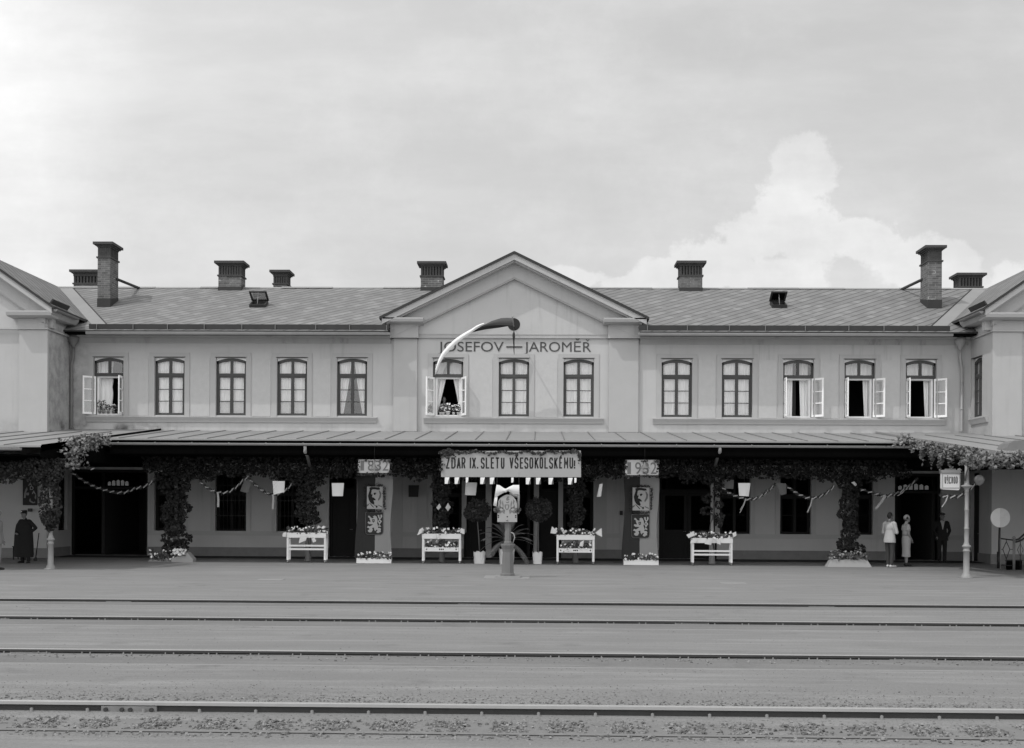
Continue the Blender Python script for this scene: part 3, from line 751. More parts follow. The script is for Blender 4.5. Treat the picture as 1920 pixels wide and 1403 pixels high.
for k, (kind, a, b, sy) in enumerate(GO):
    x0, x1, z0, z1 = g_ops[k]; d = .14
    if kind == 'win':
        W = window(x0, x1, z0, z0+(z1-z0)*.62, z1, PF, None, curtain=None, glass=GLASSD, recess=.16, bars=1, frame_m=DOORWOOD)
        if a in (404, 519):
            mb = MB()
            for q in range(1, 8): mb.tube([(x0+(x1-x0)*q/8, YF+.08, z0), (x0+(x1-x0)*q/8, YF+.08, z1)], .011, 6)
            for z in (.25, .5, .75): mb.box(x0, x1, YF+.072, YF+.088, z0+(z1-z0)*z-.012, z0+(z1-z0)*z+.012)
            mb.build('window_bars', IRON, W)
    else:
        leafs = 1 if kind == 'door' else 2
        if kind == 'mid': d = 1.6
        D = MB(); fw = .11
        D.box(x0+.004, x0+fw, YF+d, YF+d+.12, .02, z1-.004); D.box(x1-fw, x1-.004, YF+d, YF+d+.12, .02, z1-.004); D.box(x0+fw, x1-fw, YF+d, YF+d+.12, z1-.11, z1-.004)
        zt = z1-.75
        D.box(x0+fw, x1-fw, YF+d, YF+d+.12, zt, zt+.10)
        Dd = D.build('door', DOORWOOD, ST)
        Dd['label'] = {'gate': 'wide dark gateway standing open', 'door': 'dark panelled single door', 'door2': 'double door with glazed upper panels', 'mid': 'deep dark middle doorway'}[kind]
        wl = (x1-x0-2*fw)/leafs
        for q in (range(leafs) if kind in ('door', 'door2') else ()):     # the gateways and the middle entrance stand open
            a0, a1 = x0+fw+wl*q+.006, x0+fw+wl*(q+1)-.006; L = MB(); st_ = min(.13, wl*.2); y0 = YF+d+.03; y1 = y0+.05
            L.box(a0, a0+st_, y0, y1, .03, zt-.004); L.box(a1-st_, a1, y0, y1, .03, zt-.004)
            for z, h in ((.03, .20), (.95, .16), (zt-.14, .13)): L.box(a0+st_, a1-st_, y0, y1, z, z+h)
            L.box(a0+st_, a1-st_, y0+.02, y1-.01, .23, .95)
            if kind == 'door2':
                c = (a0+a1)/2
                L.prism([(c-.25, .59), (c, .33), (c+.25, .59), (c, .85)], y0+.004, y0+.022, 0); L.prism([(c-.12, .59), (c, .46), (c+.12, .59), (c, .72)], y0-.004, y0+.005, 0)
            else: L.box(a0+st_+.07, a1-st_-.07, y0+.008, y0+.022, .30, .88)
            if kind in ('door', 'gate'): L.box(a0+st_, a1-st_, y0+.02, y1-.01, 1.11, zt-.14); L.box(a0+st_+.07, a1-st_-.07, y0+.008, y0+.022, 1.2, zt-.22)
            lf_ = L.build('door_leaf', DOORWOOD, Dd)
            if kind in ('door2', 'mid'): MB().box(a0+st_, a1-st_, y0+.022, y0+.030, 1.11, zt-.14).build('pane', GLASSD, Dd)
            MB().tube([(a0+.06 if q else a1-.06, y0-.001, 1.05), (a0+.06 if q else a1-.06, y0-.05, 1.05), ((a0+.16) if q else (a1-.16), y0-.055, 1.05)], .014, 6).build('handle', ZINC_D, Dd)
        mb = MB(); mb.face([(a_, YF+d+.06, z_) for a_, z_ in ((x0+fw, zt+.1), (x1-fw, zt+.1), (x1-fw, z1-.11), (x0+fw, z1-.11))]); mb.build('fanlight', GLASSD, Dd)
        if kind == 'gate':                                         # opaque fanlight panes coloured pale to paint in daylight from the street hall
            mb = MB(); n = 5 if a < 500 else 6; c0 = ax(200, YF) if a < 500 else ax(1686, YF); c1 = ax(241, YF) if a < 500 else ax(1746, YF)
            for q in range(n):
                p0 = c0+(c1-c0)*q/n; p1 = c0+(c1-c0)*(q+.72)/n; h = .09*math.sin(math.pi*(q+.36)/n)
                mb.prism([(p0, zt+.14), (p1, zt+.14), (p1, zt+.24+h), ((p0+p1)/2, zt+.28+h), (p0, zt+.24+h)], YF+d-.012, YF+d-.004, 0)
            mb.build('fanlight_pane', CURT, Dd)
# side openings of the wings
y0, y1, z0, z1 = sideL[0]; window(y0, y1, z0, z0+(z1-z0)*.62, z1, PL, None, curtain=None, glass=GLASSD, recess=.12, bars=1, frame_m=DOORWOOD)
y0, y1, z0, z1 = sideR[1]; mb = MB(); mb.box(XR+.12, XR+.18, y0, y1, .02, z1); mb.box(XR+.10, XR+.121, y0+.15, y1-.15, .25, 1.0); mb.box(XR+.10, XR+.121, y0+.15, y1-.15, 1.15, 2.3)
o = mb.build('door', DOORWOOD, ST); o['label'] = 'narrow dark door in the side of the right wing'
MB().tube([(XR+.10, y0+.12, 1.05), (XR+.05, y0+.12, 1.05), (XR+.05, y0+.24, 1.05)], .014, 6).build('handle', ZINC_D, o)

# ---- pilasters, strings, lettering of the centre
def hw(px): return ax(px, YF, 700)
mb = MB()
for a, b in ((738.5, 782.5), (1141.5, 1196.5)):
    mb.box(hw(a), hw(b), YF-.13, YF+.02, az(812, YF), az(635.5, YF)); mb.box(hw(a)-.02, hw(b)+.02, YF-.16, YF+.02, az(812, YF)-.05, az(812, YF)+.04, 1)
build_pieces(mb, 'pilaster', [PANEL, ZINC_D], ST)
mb = MB()
za, zb = az(634.5, YF-.2), az(605, YF-.2)
for a, b in ((732.5, 785), (1139.5, 1199)):
    mb.box(hw(a), hw(b), YF-.26, YF+.02, za, zb); mb.box(hw(a)-.012, hw(b)+.012, YF-.275, YF+.01, za+.0, za+.03)
for y_, h, d in ((627.0, .03, .08), (633, .035, .09)): mb.box(hw(785)+.002, hw(1139.5)-.002, YF-d, YF+.02, az(y_, YF)-h, az(y_, YF))
mb.box(hw(785)+.002, hw(1139.5)-.002, YF-.06, YF+.02, az(633, YF), az(627.0, YF)-.03)
build_pieces(mb, 'entablature', PANEL, ST)
tb, tt = az(659.5, YF), az(641.5, YF)
mb = text_mesh('JOSEFOV', hw(821.5), hw(944), tb, tt, YF-.004, 0, .012)
for t_, a, b in (('JAROMĚR', 982.5, 1108),):
    m2 = text_mesh(t_, hw(a), hw(b), tb, tt, YF-.004, 0, .012); mb.arrays(m2.v, m2.f)
zc_ = az(640.2, YF); xr_ = hw(1101.5)
mb.prism([(xr_-.075, zc_+.085), (xr_, zc_), (xr_+.075, zc_+.085), (xr_+.045, zc_+.085), (xr_, zc_+.035), (xr_-.045, zc_+.085)], YF-.016, YF-.004, 0)
mb.box(hw(949), hw(979), YF-.024, YF-.004, (tb+tt)/2-.032, (tb+tt)/2+.022)
mb.build('lettering', LETTER, ST)

# ---- gables: raking cornices and roofs
def gable(xc, half, zap, tan, yfront, ywall, zbot, sides, wing, slope_m, yend):
    def chev(o0, o1, h, y0, y1, mi, mb):
        for s in sides:
            mb.prism([(xc, zap-o1), (xc+s*h, zap-o1-tan*h), (xc+s*h, zap-o0-tan*h), (xc, zap-o0)], y0, y1, mi)
    mb = MB(); chev(.085, .30, half-.09, yfront+.06, ywall+.05, 0, mb); chev(.30, .36, half-.25, yfront+.20, ywall+.05, 0, mb)
    chev(.36, .88, half-.5, ywall-.22, ywall+.05, 0, mb); chev(.88, .93, half-.62, ywall-.19, ywall+.05, 0, mb)
    build_pieces(mb, 'raking_cornice', PANEL, ST)
    mb = MB()                                                       # tympanum
    pts = [(xc+s*half*.97, zbot) for s in sides]+[(xc, zap-.3)]
    if len(sides) == 1: pts = [(xc, zbot), (xc+sides[0]*half*.97, zbot), (xc+sides[0]*half*.97, zap-.3-tan*half*.97), (xc, zap-.3)]
    else: pts = [(xc-half*.9, zbot), (xc+half*.9, zbot), (xc+half*.9, zap-.3-tan*half*.9), (xc, zap-.3), (xc-half*.9, zap-.3-tan*half*.9)]
    mb.prism(pts, ywall, ywall+.3, 0); mb.build('tympanum', PLASTER, ST)
    mb = MB()
    for s in sides:
        P = [(xc, zap-.085), (xc+s*half, zap-.085-tan*half), (xc+s*half, zap-tan*half), (xc, zap)]
        mb.prism(P, yfront, yend, 1)
        nrm = Vector((s*tan, 0, 1)).normalized()*.012
        mb.face([Vector((xc, yfront+.02, zap))+nrm, Vector((xc+s*half, yfront+.02, zap-tan*half))+nrm, Vector((xc+s*half, yend, zap-tan*half))+nrm, Vector((xc, yend, zap))+nrm][::s], 0)
    return mb.build('wing_roof' if wing else 'gable_roof', [slope_m, ROOFEDGE], ST)
Yg = YE+.12
xa, xb = ax(711, Yg, 594), ax(1217.5, Yg, 594); zap = az(471, Yg); zen = az(594.5, Yg); xg = (xa+xb)/2; gh = (xb-xa)/2; gt = (zap-zen)/gh
gable(xg, gh, zap, gt, Yg, YF-.06, az(627, YF), (-1, 1), False, SLATE_Y, YR+1.5)
mb = MB()                                                           # cornice returns at the foot of the pediment
for a, b in ((717, 793), (1132.5, 1212)):
    x0, x1 = ax(a, Yg, 600), ax(b, Yg, 600); z0, z1 = az(604, Yg), az(595.2, Yg)
    mb.prism([(Yg+.06, z1), (Yg+.06, z1-.05), (Yg+.10, z0+.03), (Yg+.22, z0), (YF+.01, z0-.02), (YF+.01, z1+.02)], x0, x1, 0, 'x')
build_pieces(mb, 'cornice_return', PANEL, ST)
oc = at(963.5, 608.5, YF-.06)
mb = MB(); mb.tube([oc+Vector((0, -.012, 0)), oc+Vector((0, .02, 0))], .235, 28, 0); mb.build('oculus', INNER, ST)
# wing gables
WT = .69; wl_c, wr_c = -20.5, 18.7; wh = 3.2
wap = Z_RIDGE+.03
for xc_, s in ((wl_c, 1), (wr_c, -1)):
    gable(xc_, wh, wap, WT, YW-.75, YW-.02, az(617, YW), (-1, 1), True, SLATE_Y, yb+.6)
    xw = XL if s > 0 else XR; mb = MB(); zc0, zc1 = az(582, YW-.7, 80), az(572, YW-.7, 80)
    zc0 = wap-.085-WT*(wh-.09)-.30; zc1 = zc0+.19
    zs0 = az(618, YW, 80)
    for xw_, s_ in ((xw, s), (2*xc_-xw, -s)):
        mb = MB(); xe = xc_+s_*(wh-.12); xi = xw_-s_*1.25
        mb.prism([(YW-.68, zc1), (YW-.68, zc1-.05), (YW-.64, zc0+.03), (YW-.5, zc0), (YW, zc0-.02), (YW, zc1)], min(xe, xi), max(xe, xi), 0, 'x'); build_pieces(mb, 'cornice_return', PANEL, ST)
        mb = MB(); mb.box(xw_-s_*1.03, xw_+s_*.05, YW-.16, YW+.02, zs0, zc0-.021); mb.box(xw_-s_*.001, xw_+s_*.05, YW+.021, YF-.01, zs0, zc0-.1); build_pieces(mb, 'frieze', PLASTER_W, ST)
        mb = MB(); mb.box(xw_-s_*1.0, xw_+s_*.04, YW-.12, YW+.02, zcan(YW)-.2, zs0-.021); build_pieces(mb, 'pilaster', PANEL, ST)
    mb = MB(); mb.box(xw-s*5.48, xw+s*.085, YW-.20, YW-.161, zs0-.02, zs0+.035); mb.box(xw+s*.051, xw+s*.085, YW-.16, YF-.02, zs0-.02, zs0+.035)
    mb.box(xw-s*4.3, xw-s*1.031, YW-.16, YW-.05, zs0-.02, zs0+.0); build_pieces(mb, 'string_course', PANEL, ST)
    # eave of the wing with its dark board and gutter
    mb = MB(); xe = xc_+s*wh; ze = wap-WT*wh
    M = None
    mb.prism([(xe-s*.20, ze+.145), (xe-s*.16, ze+.117), (xe-s*.05, ze+.27), (xe-s*.09, ze+.30)], YW-.62, YE-.35, 0); mb.build('snow_board', ROOFEDGE, ST)
    mb = MB(); prof = [(xe+s*(.05+.075*math.cos(a)), ze-.10+.075*math.sin(a)) for a in [math.pi+math.pi*k/10 for k in range(11)]]+[(xe+s*.118, ze-.095), (xe-s*.018, ze-.095)]
    mb.prism(prof, YW-.70, YE+.1, 0); mb.build('gutter', ZINC_D, ST)
    mb = MB(); mb.prism([(xw, zc0+.005), (xw+s*.30, zc0+.005), (xe-s*.16, zc0+.02), (xe-s*.05, ze-.16), (xe-s*.05, ze-.095), (xw, ze+.2)], YW-.52, YF-.40, 0)
    mb.build('soffit', CORN, ST)

# ---- main roof, ridge, eaves
mb = MB()
xga, xgb = ax(727, YE, 612), ax(1200, YE, 612); ygc = YF+.15
for xa_, xb_, ya_ in ((wl_c, xga, YE), (xga, xgb, ygc), (xgb, wr_c, YE)):
    za_ = zroof(ya_)
    mb.face([(xa_, ya_, za_), (xb_, ya_, za_), (xb_, YR, Z_RIDGE), (xa_, YR, Z_RIDGE)], 0)
    mb.face([(xa_, ya_, za_-.05), (xa_, YR, Z_RIDGE-.05), (xb_, YR, Z_RIDGE-.05), (xb_, ya_, za_-.05)], 1)
    mb.face([(xa_, ya_, za_-.05), (xb_, ya_, za_-.05), (xb_, ya_, za_), (xa_, ya_, za_)], 1)
for x_ in (xga, xgb): mb.face([(x_, YE, Z_EAVE-.05), (x_, ygc, zroof(ygc)-.05), (x_, ygc, zroof(ygc)), (x_, YE, Z_EAVE)], 1)
mb.face([(wr_c, YR, Z_RIDGE), (wr_c, yb+.6, zroof(YR)-RTAN*(yb+.6-YR)), (wl_c, yb+.6, zroof(YR)-RTAN*(yb+.6-YR)), (wl_c, YR, Z_RIDGE)][::-1], 0)
mb.build('roof', [SLATE_X, ROOFEDGE], ST)
mb = MB(); x = wl_c
while x < wr_c:
    L = random.uniform(1.6, 2.4); x2 = min(x+L-.01, wr_c); dz = random.uniform(-.01, .02)
    mb.prism([(YR-.16, Z_RIDGE-.045+dz), (YR, Z_RIDGE+.035+dz), (YR+.16, Z_RIDGE-.045+dz)], x, x2, 0, 'x'); x += L
mb.build('ridge_capping', ZINC, ST)
valx = lambda y: (wap-zroof(y))/WT
for xc_, s in ((wl_c, 1), (wr_c, -1)):                              # valley flashings
    pts = []
    for y in (YE+.3, YR-.15): pts.append((xc_+s*valx(y), y, zroof(y)))
    (x0, y0, z0), (x1, y1, z1) = pts; e = .016; wv = .42
    q = [(x0, y0, z0+e), (x0+s*wv*1.3, y0, z0+e), (x1+s*wv*1.3, y1, z1+e), (x1, y1, z1+e)]
    mb = MB(); mb.face(q if s > 0 else q[::-1]); m3 = [(x0+s*wv*1.3, y0, z0+e), (x0+s*(wv*1.3+.05), y0, z0+e+.02), (x1+s*(wv*1.3+.05), y1, z1+e+.02), (x1+s*wv*1.3, y1, z1+e)]
    mb.face(m3 if s > 0 else m3[::-1], 1); mb.build('valley_flashing', [CANROOF, ROOFEDGE], ST)
for a, b in ((165, 729), (1199, 1783)):
    x0, x1 = ax(a, YE, 615), ax(b, YE, 615)
    mb = MB(); z = zroof(YE+.10)
    mb.box(x0, x1, YE+.09, YE+.115, z+.015, z+.20)
    xx = x0+.3
    while xx < x1: mb.box(xx-.012, xx+.012, YE+.05, YE+.09, z-.02, z+.19, 1); xx += random.uniform(1.2, 1.6)
    # board stands on the slope behind the eave
    mb.build('snow_board', [ROOFEDGE, ZINC_D], ST)
    mb = MB(); zg = Z_EAVE-.10; prof = [(YE-.055+.075*math.cos(t), zg+.075*math.sin(t)) for t in [math.pi+math.pi*k/10 for k in range(11)]]+[(YE+.016, zg+.012), (YE-.126, zg+.012)]
    mb.prism(prof, x0-.05, x1+.05, 0, 'x'); mb.tube([(x0-.05, YE-.13, zg+.012), (x1+.05, YE-.13, zg+.012)], .016, 8)
    mb.build('gutter', ZINC, ST)
    mb = MB(); xs0, xs1 = (XL+.1, hw(732)-.0) if a < 500 else (hw(1199.5), XR-.1)
    mb.box(xs0, xs1, YE+.02, YF-.3, Z_EAVE-.10, Z_EAVE-.055, 1)                                   # boarded soffit
    zc = az(632.5, YF-.28)
    mb.prism([(YF-.32, Z_EAVE-.11), (YF-.32, zc+.05), (YF-.26, zc), (YF-.10, zc-.03), (YF-.03, zc-.22), (YF+.02, zc-.22), (YF+.02, Z_EAVE-.11)], xs0, xs1, 0, 'x')
    mb.build('cornice', [CORN, DARKWOOD], ST)
# downpipes with hopper heads in the two inner corners
for px, s in ((133.5, 1), (1804, -1)):
    x = ax(px, YF-.25, 720); zt = az(640, YF-.25); mb = MB()
    yv = YF-.22
    mb.lathe(x+s*.06, yv, [(.055, zt-.28), (.075, zt-.22), (.19, zt-.04), (.20, zt+.02), (.21, zt+.03), (.21, zt+.12), (.16, zt+.19), (.05, zt+.22)], 16)
    mb.tube([(x+s*.06, yv, zt-.25), (x+s*.06, yv, zt-.62), (x-s*.02, yv+.05, zt-.95), (x-s*.03, yv+.08, zt-1.2), (x-s*.03, yv+.08, zcan(YF)+.10), (x+s*.05, yv+.0, zcan(YF)+.05)], .058, 12)
    for z in (zt-1.5, zt-2.5): mb.tube([(x-s*.03, yv+.08, z), (x-s*.03, yv+.08, z+.04)], .072, 12)
    mb.build('downpipe', ZINC_D if s > 0 else ZINC, ST)

# ---- chimneys
def chimney(pxa, pxb, ytop, ybase, Y, depth, zb=None, vents=6, label=None):
    xa, xb = ax(pxa, Y, (ytop+ybase)/2), ax(pxb, Y, (ytop+ybase)/2); zt = az(ytop, Y, (pxa+pxb)/2); zb = zroof(Y)-.1 if zb is None else zb
    y0, y1 = Y, Y+depth; ct = .10; vh = .33; zc = zt-ct-.10
    mb = MB(); mb.box(xa, xb, y0, y1, zb, zc-vh-.10)
    C = mb.build('chimney', BRICK, ST)
    if label: C['label'] = label
    mb = MB()                                                        # vented crown: slender brick piers round dark flues
    mb.box(xa+.09, xb-.09, y0+.09, y1-.09, zc-vh-.04, zc, 1)
    n = vents
    for k in range(n+1):
        x = xa+(xb-xa-.08)*k/n; mb.box(x, x+.08, y0+.012, y0+.088, zc-vh-.04, zc); mb.box(x, x+.08, y1-.088, y1-.012, zc-vh-.04, zc)
    m_ = max(3, int(depth/.16))
    for k in range(1, m_):
        y = y0+.02+(depth-.12)*k/m_; mb.box(xa+.012, xa+.088, y, y+.08, zc-vh-.04, zc); mb.box(xb-.088, xb-.012, y, y+.08, zc-vh-.04, zc)
    mb.box(xa-.045, xb+.045, y0-.045, y1+.045, zc-vh-.10, zc-vh-.04)
    mb.build('flue_crown', [SOOT, INNER], C)
    mb = MB()
    for e0, z0, z1 in ((.02, zc, zc+.05), (.075, zc+.05, zc+.10), (.15, zc+.10, zt)): mb.box(xa-e0, xb+e0, y0-e0, y1+e0, z0, z1)
    mb.build('cap', SOOT, C)
    if zb > 0:
        zf = zroof(Y); FH = .34 if zt-zf > 1.6 else .15
        mb = MB(); t = .012
        for q in (((xa-t, y0-t), (xb+t, y0-t), (xb+t, y0), (xa-t, y0)),): mb.prism(list(q), zf-.05, zf+FH, 0, 'z')
        if Y < YR:
            ye = min(y1, YR)
            for x in (xa-t, xb): mb.prism([(y0, zf-.05), (ye, zroof(ye)-.05), (ye, zroof(ye)+.12), (y0, zf+FH)], x, x+t, 0, 'x')
        mb.build('flashing', ROOFEDGE, C)
    return xa, xb, y0, y1
def roof_y(px, py):                                                  # where a line of sight meets the front slope
    d = ray(px, py); t = (Z_EAVE-RTAN*YE-CAMZ)/(d.z-RTAN*d.y); return d.y*t
Yc1 = roof_y(205, 576)
c1 = chimney(183, 206.5, 454.5, 575, Yc1, .95, vents=5, label='tallest chimney at the left end of the roof')
Yc7 = roof_y(1752, 578.5); c7 = chimney(1740, 1766, 461, 578, Yc7, .95, vents=6, label='tallest chimney at the right end of the roof')
Ym = YR-.45
chimney(409.5, 452, 490, 542, Ym, .75, vents=8, label='broad chimney with whitened joints on the ridge, left half')
chimney(789, 830, 491, 543, Ym, .75, vents=7, label='chimney partly behind the left slope of the gable')
chimney(1275, 1317, 490, 543, Ym, .75, vents=7, label='broad chimney on the ridge right of the gable')
Yb = YR+2.2
chimney(138, 183, 506.5, 545, Yb, .8, zb=9.5, vents=7, label='low wide chimney behind the ridge at the far left')
chimney(512.5, 538, 507, 545, Yb, .8, zb=9.5, vents=5, label='small chimney behind the ridge, left half')
chimney(1799, 1842, 512.5, 545, Yb, .8, zb=9.5, vents=7, label='low wide chimney behind the ridge at the far right')
for c, pe, pz, ys, s in ((c1, (262, 541), 0, 523, 1), (c7, (1690, 543), 0, 524, -1)):   # iron stays of the two tall chimneys
    p1 = at(pe[0], pe[1], YR-.02); x = c[1] if s > 0 else c[0]; ys_ = (c[2]+c[3])/2+.2; p0 = Vector((x, ys_, at(pe[0]-s*40, ys, ys_).z))
    d = (p1-p0).normalized(); mb = MB(); mb.tube([p0, p1+d*.1], .062, 4); mb.build('chimney_stay', ROOFEDGE, ST)
# roof hatches standing open
for px0, px1, pyb, lid_m, s in ((467.5, 497.5, 577, GLASS, 1), (1448, 1475.5, 578, DARKWOOD, -1)):
    Y = roof_y((px0+px1)/2, pyb); x0, x1 = ax(px0, Y, 570), ax(px1, Y, 570); z = zroof(Y); e = Vector((0, 1, RTAN)).normalized(); nn = Vector((0, -RTAN, 1)).normalized(); o = Vector((0, Y, z)); L = .62
    def R(x, a, b): return o+e*a+nn*b+Vector((x, 0, 0))
    mb = MB()
    def rb(mb, xx0, xx1, a0, a1, b0, b1, mi=0):
        C = [R(x, a, b) for b in (b0, b1) for x, a in ((xx0, a0), (xx1, a0), (xx1, a1), (xx0, a1))]; k = len(mb.v); mb.v += [tuple(c) for c in C]
        for q in ((3, 2, 1, 0), (4, 5, 6, 7), (0, 1, 5, 4), (1, 2, 6, 5), (2, 3, 7, 6), (3, 0, 4, 7)): mb.f.append(tuple(k+i for i in q)); mb.mi.append(mi); mb.sm.append(False)
    rb(mb, x0, x1, 0, .05, -.02, .13); rb(mb, x0, x1, L-.05, L, -.02, .13); rb(mb, x0, x0+.05, .05, L-.05, -.02, .13); rb(mb, x1-.05, x1, .05, L-.05, -.02, .13); rb(mb, x0+.05, x1-.05, .05, L-.05, .02, .03)
    H = mb.build('roof_hatch', ROOFEDGE, ST)
    mb = MB(); hp = R(0, L, .14); up = (Vector((0, -.80, .46))).normalized(); th = up.cross(Vector((1, 0, 0)))
    def Lq(x, a, b): return hp+up*a+th*b+Vector((x, 0, 0))
    def lb(xx0, xx1, a0, a1, b0, b1, mi):
        C = [Lq(x, a, b) for b in (b0, b1) for x, a in ((xx0, a0), (xx1, a0), (xx1, a1), (xx0, a1))]; k = len(mb.v); mb.v += [tuple(c) for c in C]
        for q in ((3, 2, 1, 0), (4, 5, 6, 7), (0, 1, 5, 4), (1, 2, 6, 5), (2, 3, 7, 6), (3, 0, 4, 7)): mb.f.append(tuple(k+i for i in q)); mb.mi.append(mi); mb.sm.append(False)
    lb(x0-.03, x1+.03, 0, .06, -.02, .03, 0); lb(x0-.03, x1+.03, L-.12, L-.06, -.02, .03, 0); lb(x0-.03, x0+.04, .06, L-.12, -.02, .03, 0); lb(x1-.04, x1+.03, .06, L-.12, -.02, .03, 0); lb(x0+.04, x1-.04, .06, L-.12, 0, .012, 1)
    mb.build('lid', [ROOFEDGE, lid_m], H)
    mb = MB(); mb.tube([R((x0+x1)/2, .05, .12), Lq((x0+x1)/2, L-.2, 0)], .012, 6); mb.build('prop', ZINC, H)

# ------------------------------------------------------------------ platform roofs
XE0, XE1 = -14.35, 12.60                            # ends of the deeper wing roofs
YM = 40.0                                           # front edge of the middle roof
COLX = [330, 578, 829, 1079, 1335, 1590]; YC = 42.6
def roof_slab(mb, x0, x1, ya, yb_, rise=0.0):
    f = lambda y: zcan(y)+rise
    for o, mi in ((0, 0), (-.05, 1)):
        q = [(x0, ya, f(ya)+o), (x1, ya, f(ya)+o), (x1, yb_, f(yb_)+o), (x0, yb_, f(yb_)+o)]; mb.face(q if o == 0 else q[::-1], mi)
    mb.face([(x0, ya, f(ya)-.05), (x1, ya, f(ya)-.05), (x1, ya, f(ya)), (x0, ya, f(ya))], 0)
    mb.face([(x0, yb_, f(yb_)-.05), (x0, ya, f(ya)-.05), (x0, ya, f(ya)), (x0, yb_, f(yb_))], 1); mb.face([(x1, ya, f(ya)-.05), (x1, yb_, f(yb_)-.05), (x1, yb_, f(yb_)), (x1, ya, f(ya))], 1)
def seams(mb, x0, x1, ya, yb_, step, rise=0.0):
    x = x0
    while x < x1:
        h = .026; j = random.uniform(-.03, .03); w_ = .012
        mb.prism([(ya+.05, zcan(ya+.05)+rise-.001), (ya+.05, zcan(ya+.05)+rise+h), (yb_-.02, zcan(yb_)+rise+h), (yb_-.02, zcan(yb_)+rise-.001)], x+j-w_, x+j+w_, 2, 'x'); x += step
def gutter(name, parent, x0, x1, y, z, m_, r=.062):
    mb = MB(); prof = [(y+r*math.cos(t), z+r*math.sin(t)) for t in [math.pi*(1+k/10) for k in range(11)]]+[(y+r*.85, z-.005), (y-r*.85, z-.005)]
    mb.prism(prof, x0, x1, 0, 'x'); mb.tube([(x0, y-r, z), (x1, y-r, z)], .012, 8)
    x = x0+.4
    while x < x1: mb.prism([(y-r-.004, z), (y-r-.004, z-.03), (y, z-r-.006), (y+.1, z-r*.2), (y+.1, z+.05)], x, x+.025, 1, 'x'); x += 1.22
    return mb.build(name, [m_, ZINC_D], parent)
def iron_col(parent, x, y, ztop, fancy, m_):
    mb = MB()
    if fancy:
        mb.lathe(x, y, [(.19, 0), (.19, .025), (.135, .03), (.12, .10), (.088, .14), (.082, .74), (.100, .755), (.100, .785), (.082, .80), (.080, .84), (.100, .86), (.122, .885), (.122, .91), (.095, .935), (.078, .95),
                        (.078, .98), (.055, 1.02), (.066, 1.18), (.052, 1.36), (.075, 1.385), (.075, 1.41), (.056, 1.43), (.054, 1.9), (.066, 1.92), (.066, 1.94), (.054, 1.96), (.052, 2.42), (.065, 2.44), (.065, 2.47), (.055, 2.5), (.10, 2.56), (.17, 2.585), (.17, 2.615), (.07, 2.64), (.062, 2.7), (.055, ztop)], 12)
    else:
        mb.lathe(x, y, [(.13, 0), (.13, .06), (.105, .09), (.10, .80), (.085, .86), (.062, .92), (.055, ztop)], 14)
    return mb.build('column', m_, parent)
cans = []
CM = thing('platform_canopy', 'long low tin roof over the middle of the platform, hung with ivy and a banner', 'canopy', (XC, YM+3, 0), 'roofs over the platform')
mb = MB(); roof_slab(mb, XE0, XE1, YM, YF-.02); mb.build('canopy_roof', [CANROOF, DARKWOOD], CM)
for k in range(28):
    mb = MB(); seams(mb, XE0+.5+k*.98, XE0+.55+k*.98, YM, YF, 5); mb.build('roof_seam', [CANROOF, DARKWOOD, ZINC_D], CM)
gutter('gutter', CM, XE0+.1, XE1-.1, YM-.06, zcan(YM)-.155, ZINC)
MB().box(XE0+.2, XE1-.2, YC-.09, YC+.09, 3.42, zcan(YM)-.505).build('beam', DARKWOOD, CM)
MB().box(XE0+.2, XE1-.2, YM+.12, YM+.18, zcan(YM)-.50, zcan(YM)-.06).build('fascia', DARKWOOD, CM)
MB().box(XE0+.05, XE1-.05, YM+.19, YF-.06, zcan(YM)-.50, zcan(YM)-.46).build('ceiling_boards', DARKWOOD, CM)
colmats = [ZINC_D, ZINC_D, ZINC_D, ZINC_D, IRONL, ZINC_D]
CX = [ax(p, YC, 1000) for p in COLX]
for x, m_ in zip(CX, colmats): iron_col(CM, x, YC, 3.45, False, m_)
for px, s in ((572, 1), (1350, -1)):               # rainwater pipes bending back to the columns
    p = at(px, 838, YM-.03); q = at(px+s*9, 874, YC-.3)
    mb = MB(); mb.tube([p+Vector((0, 0, .02)), p-Vector((0, 0, .16)), q+(p-q)*.55, q], .055, 10); mb.build('downpipe', ZINC, CM)
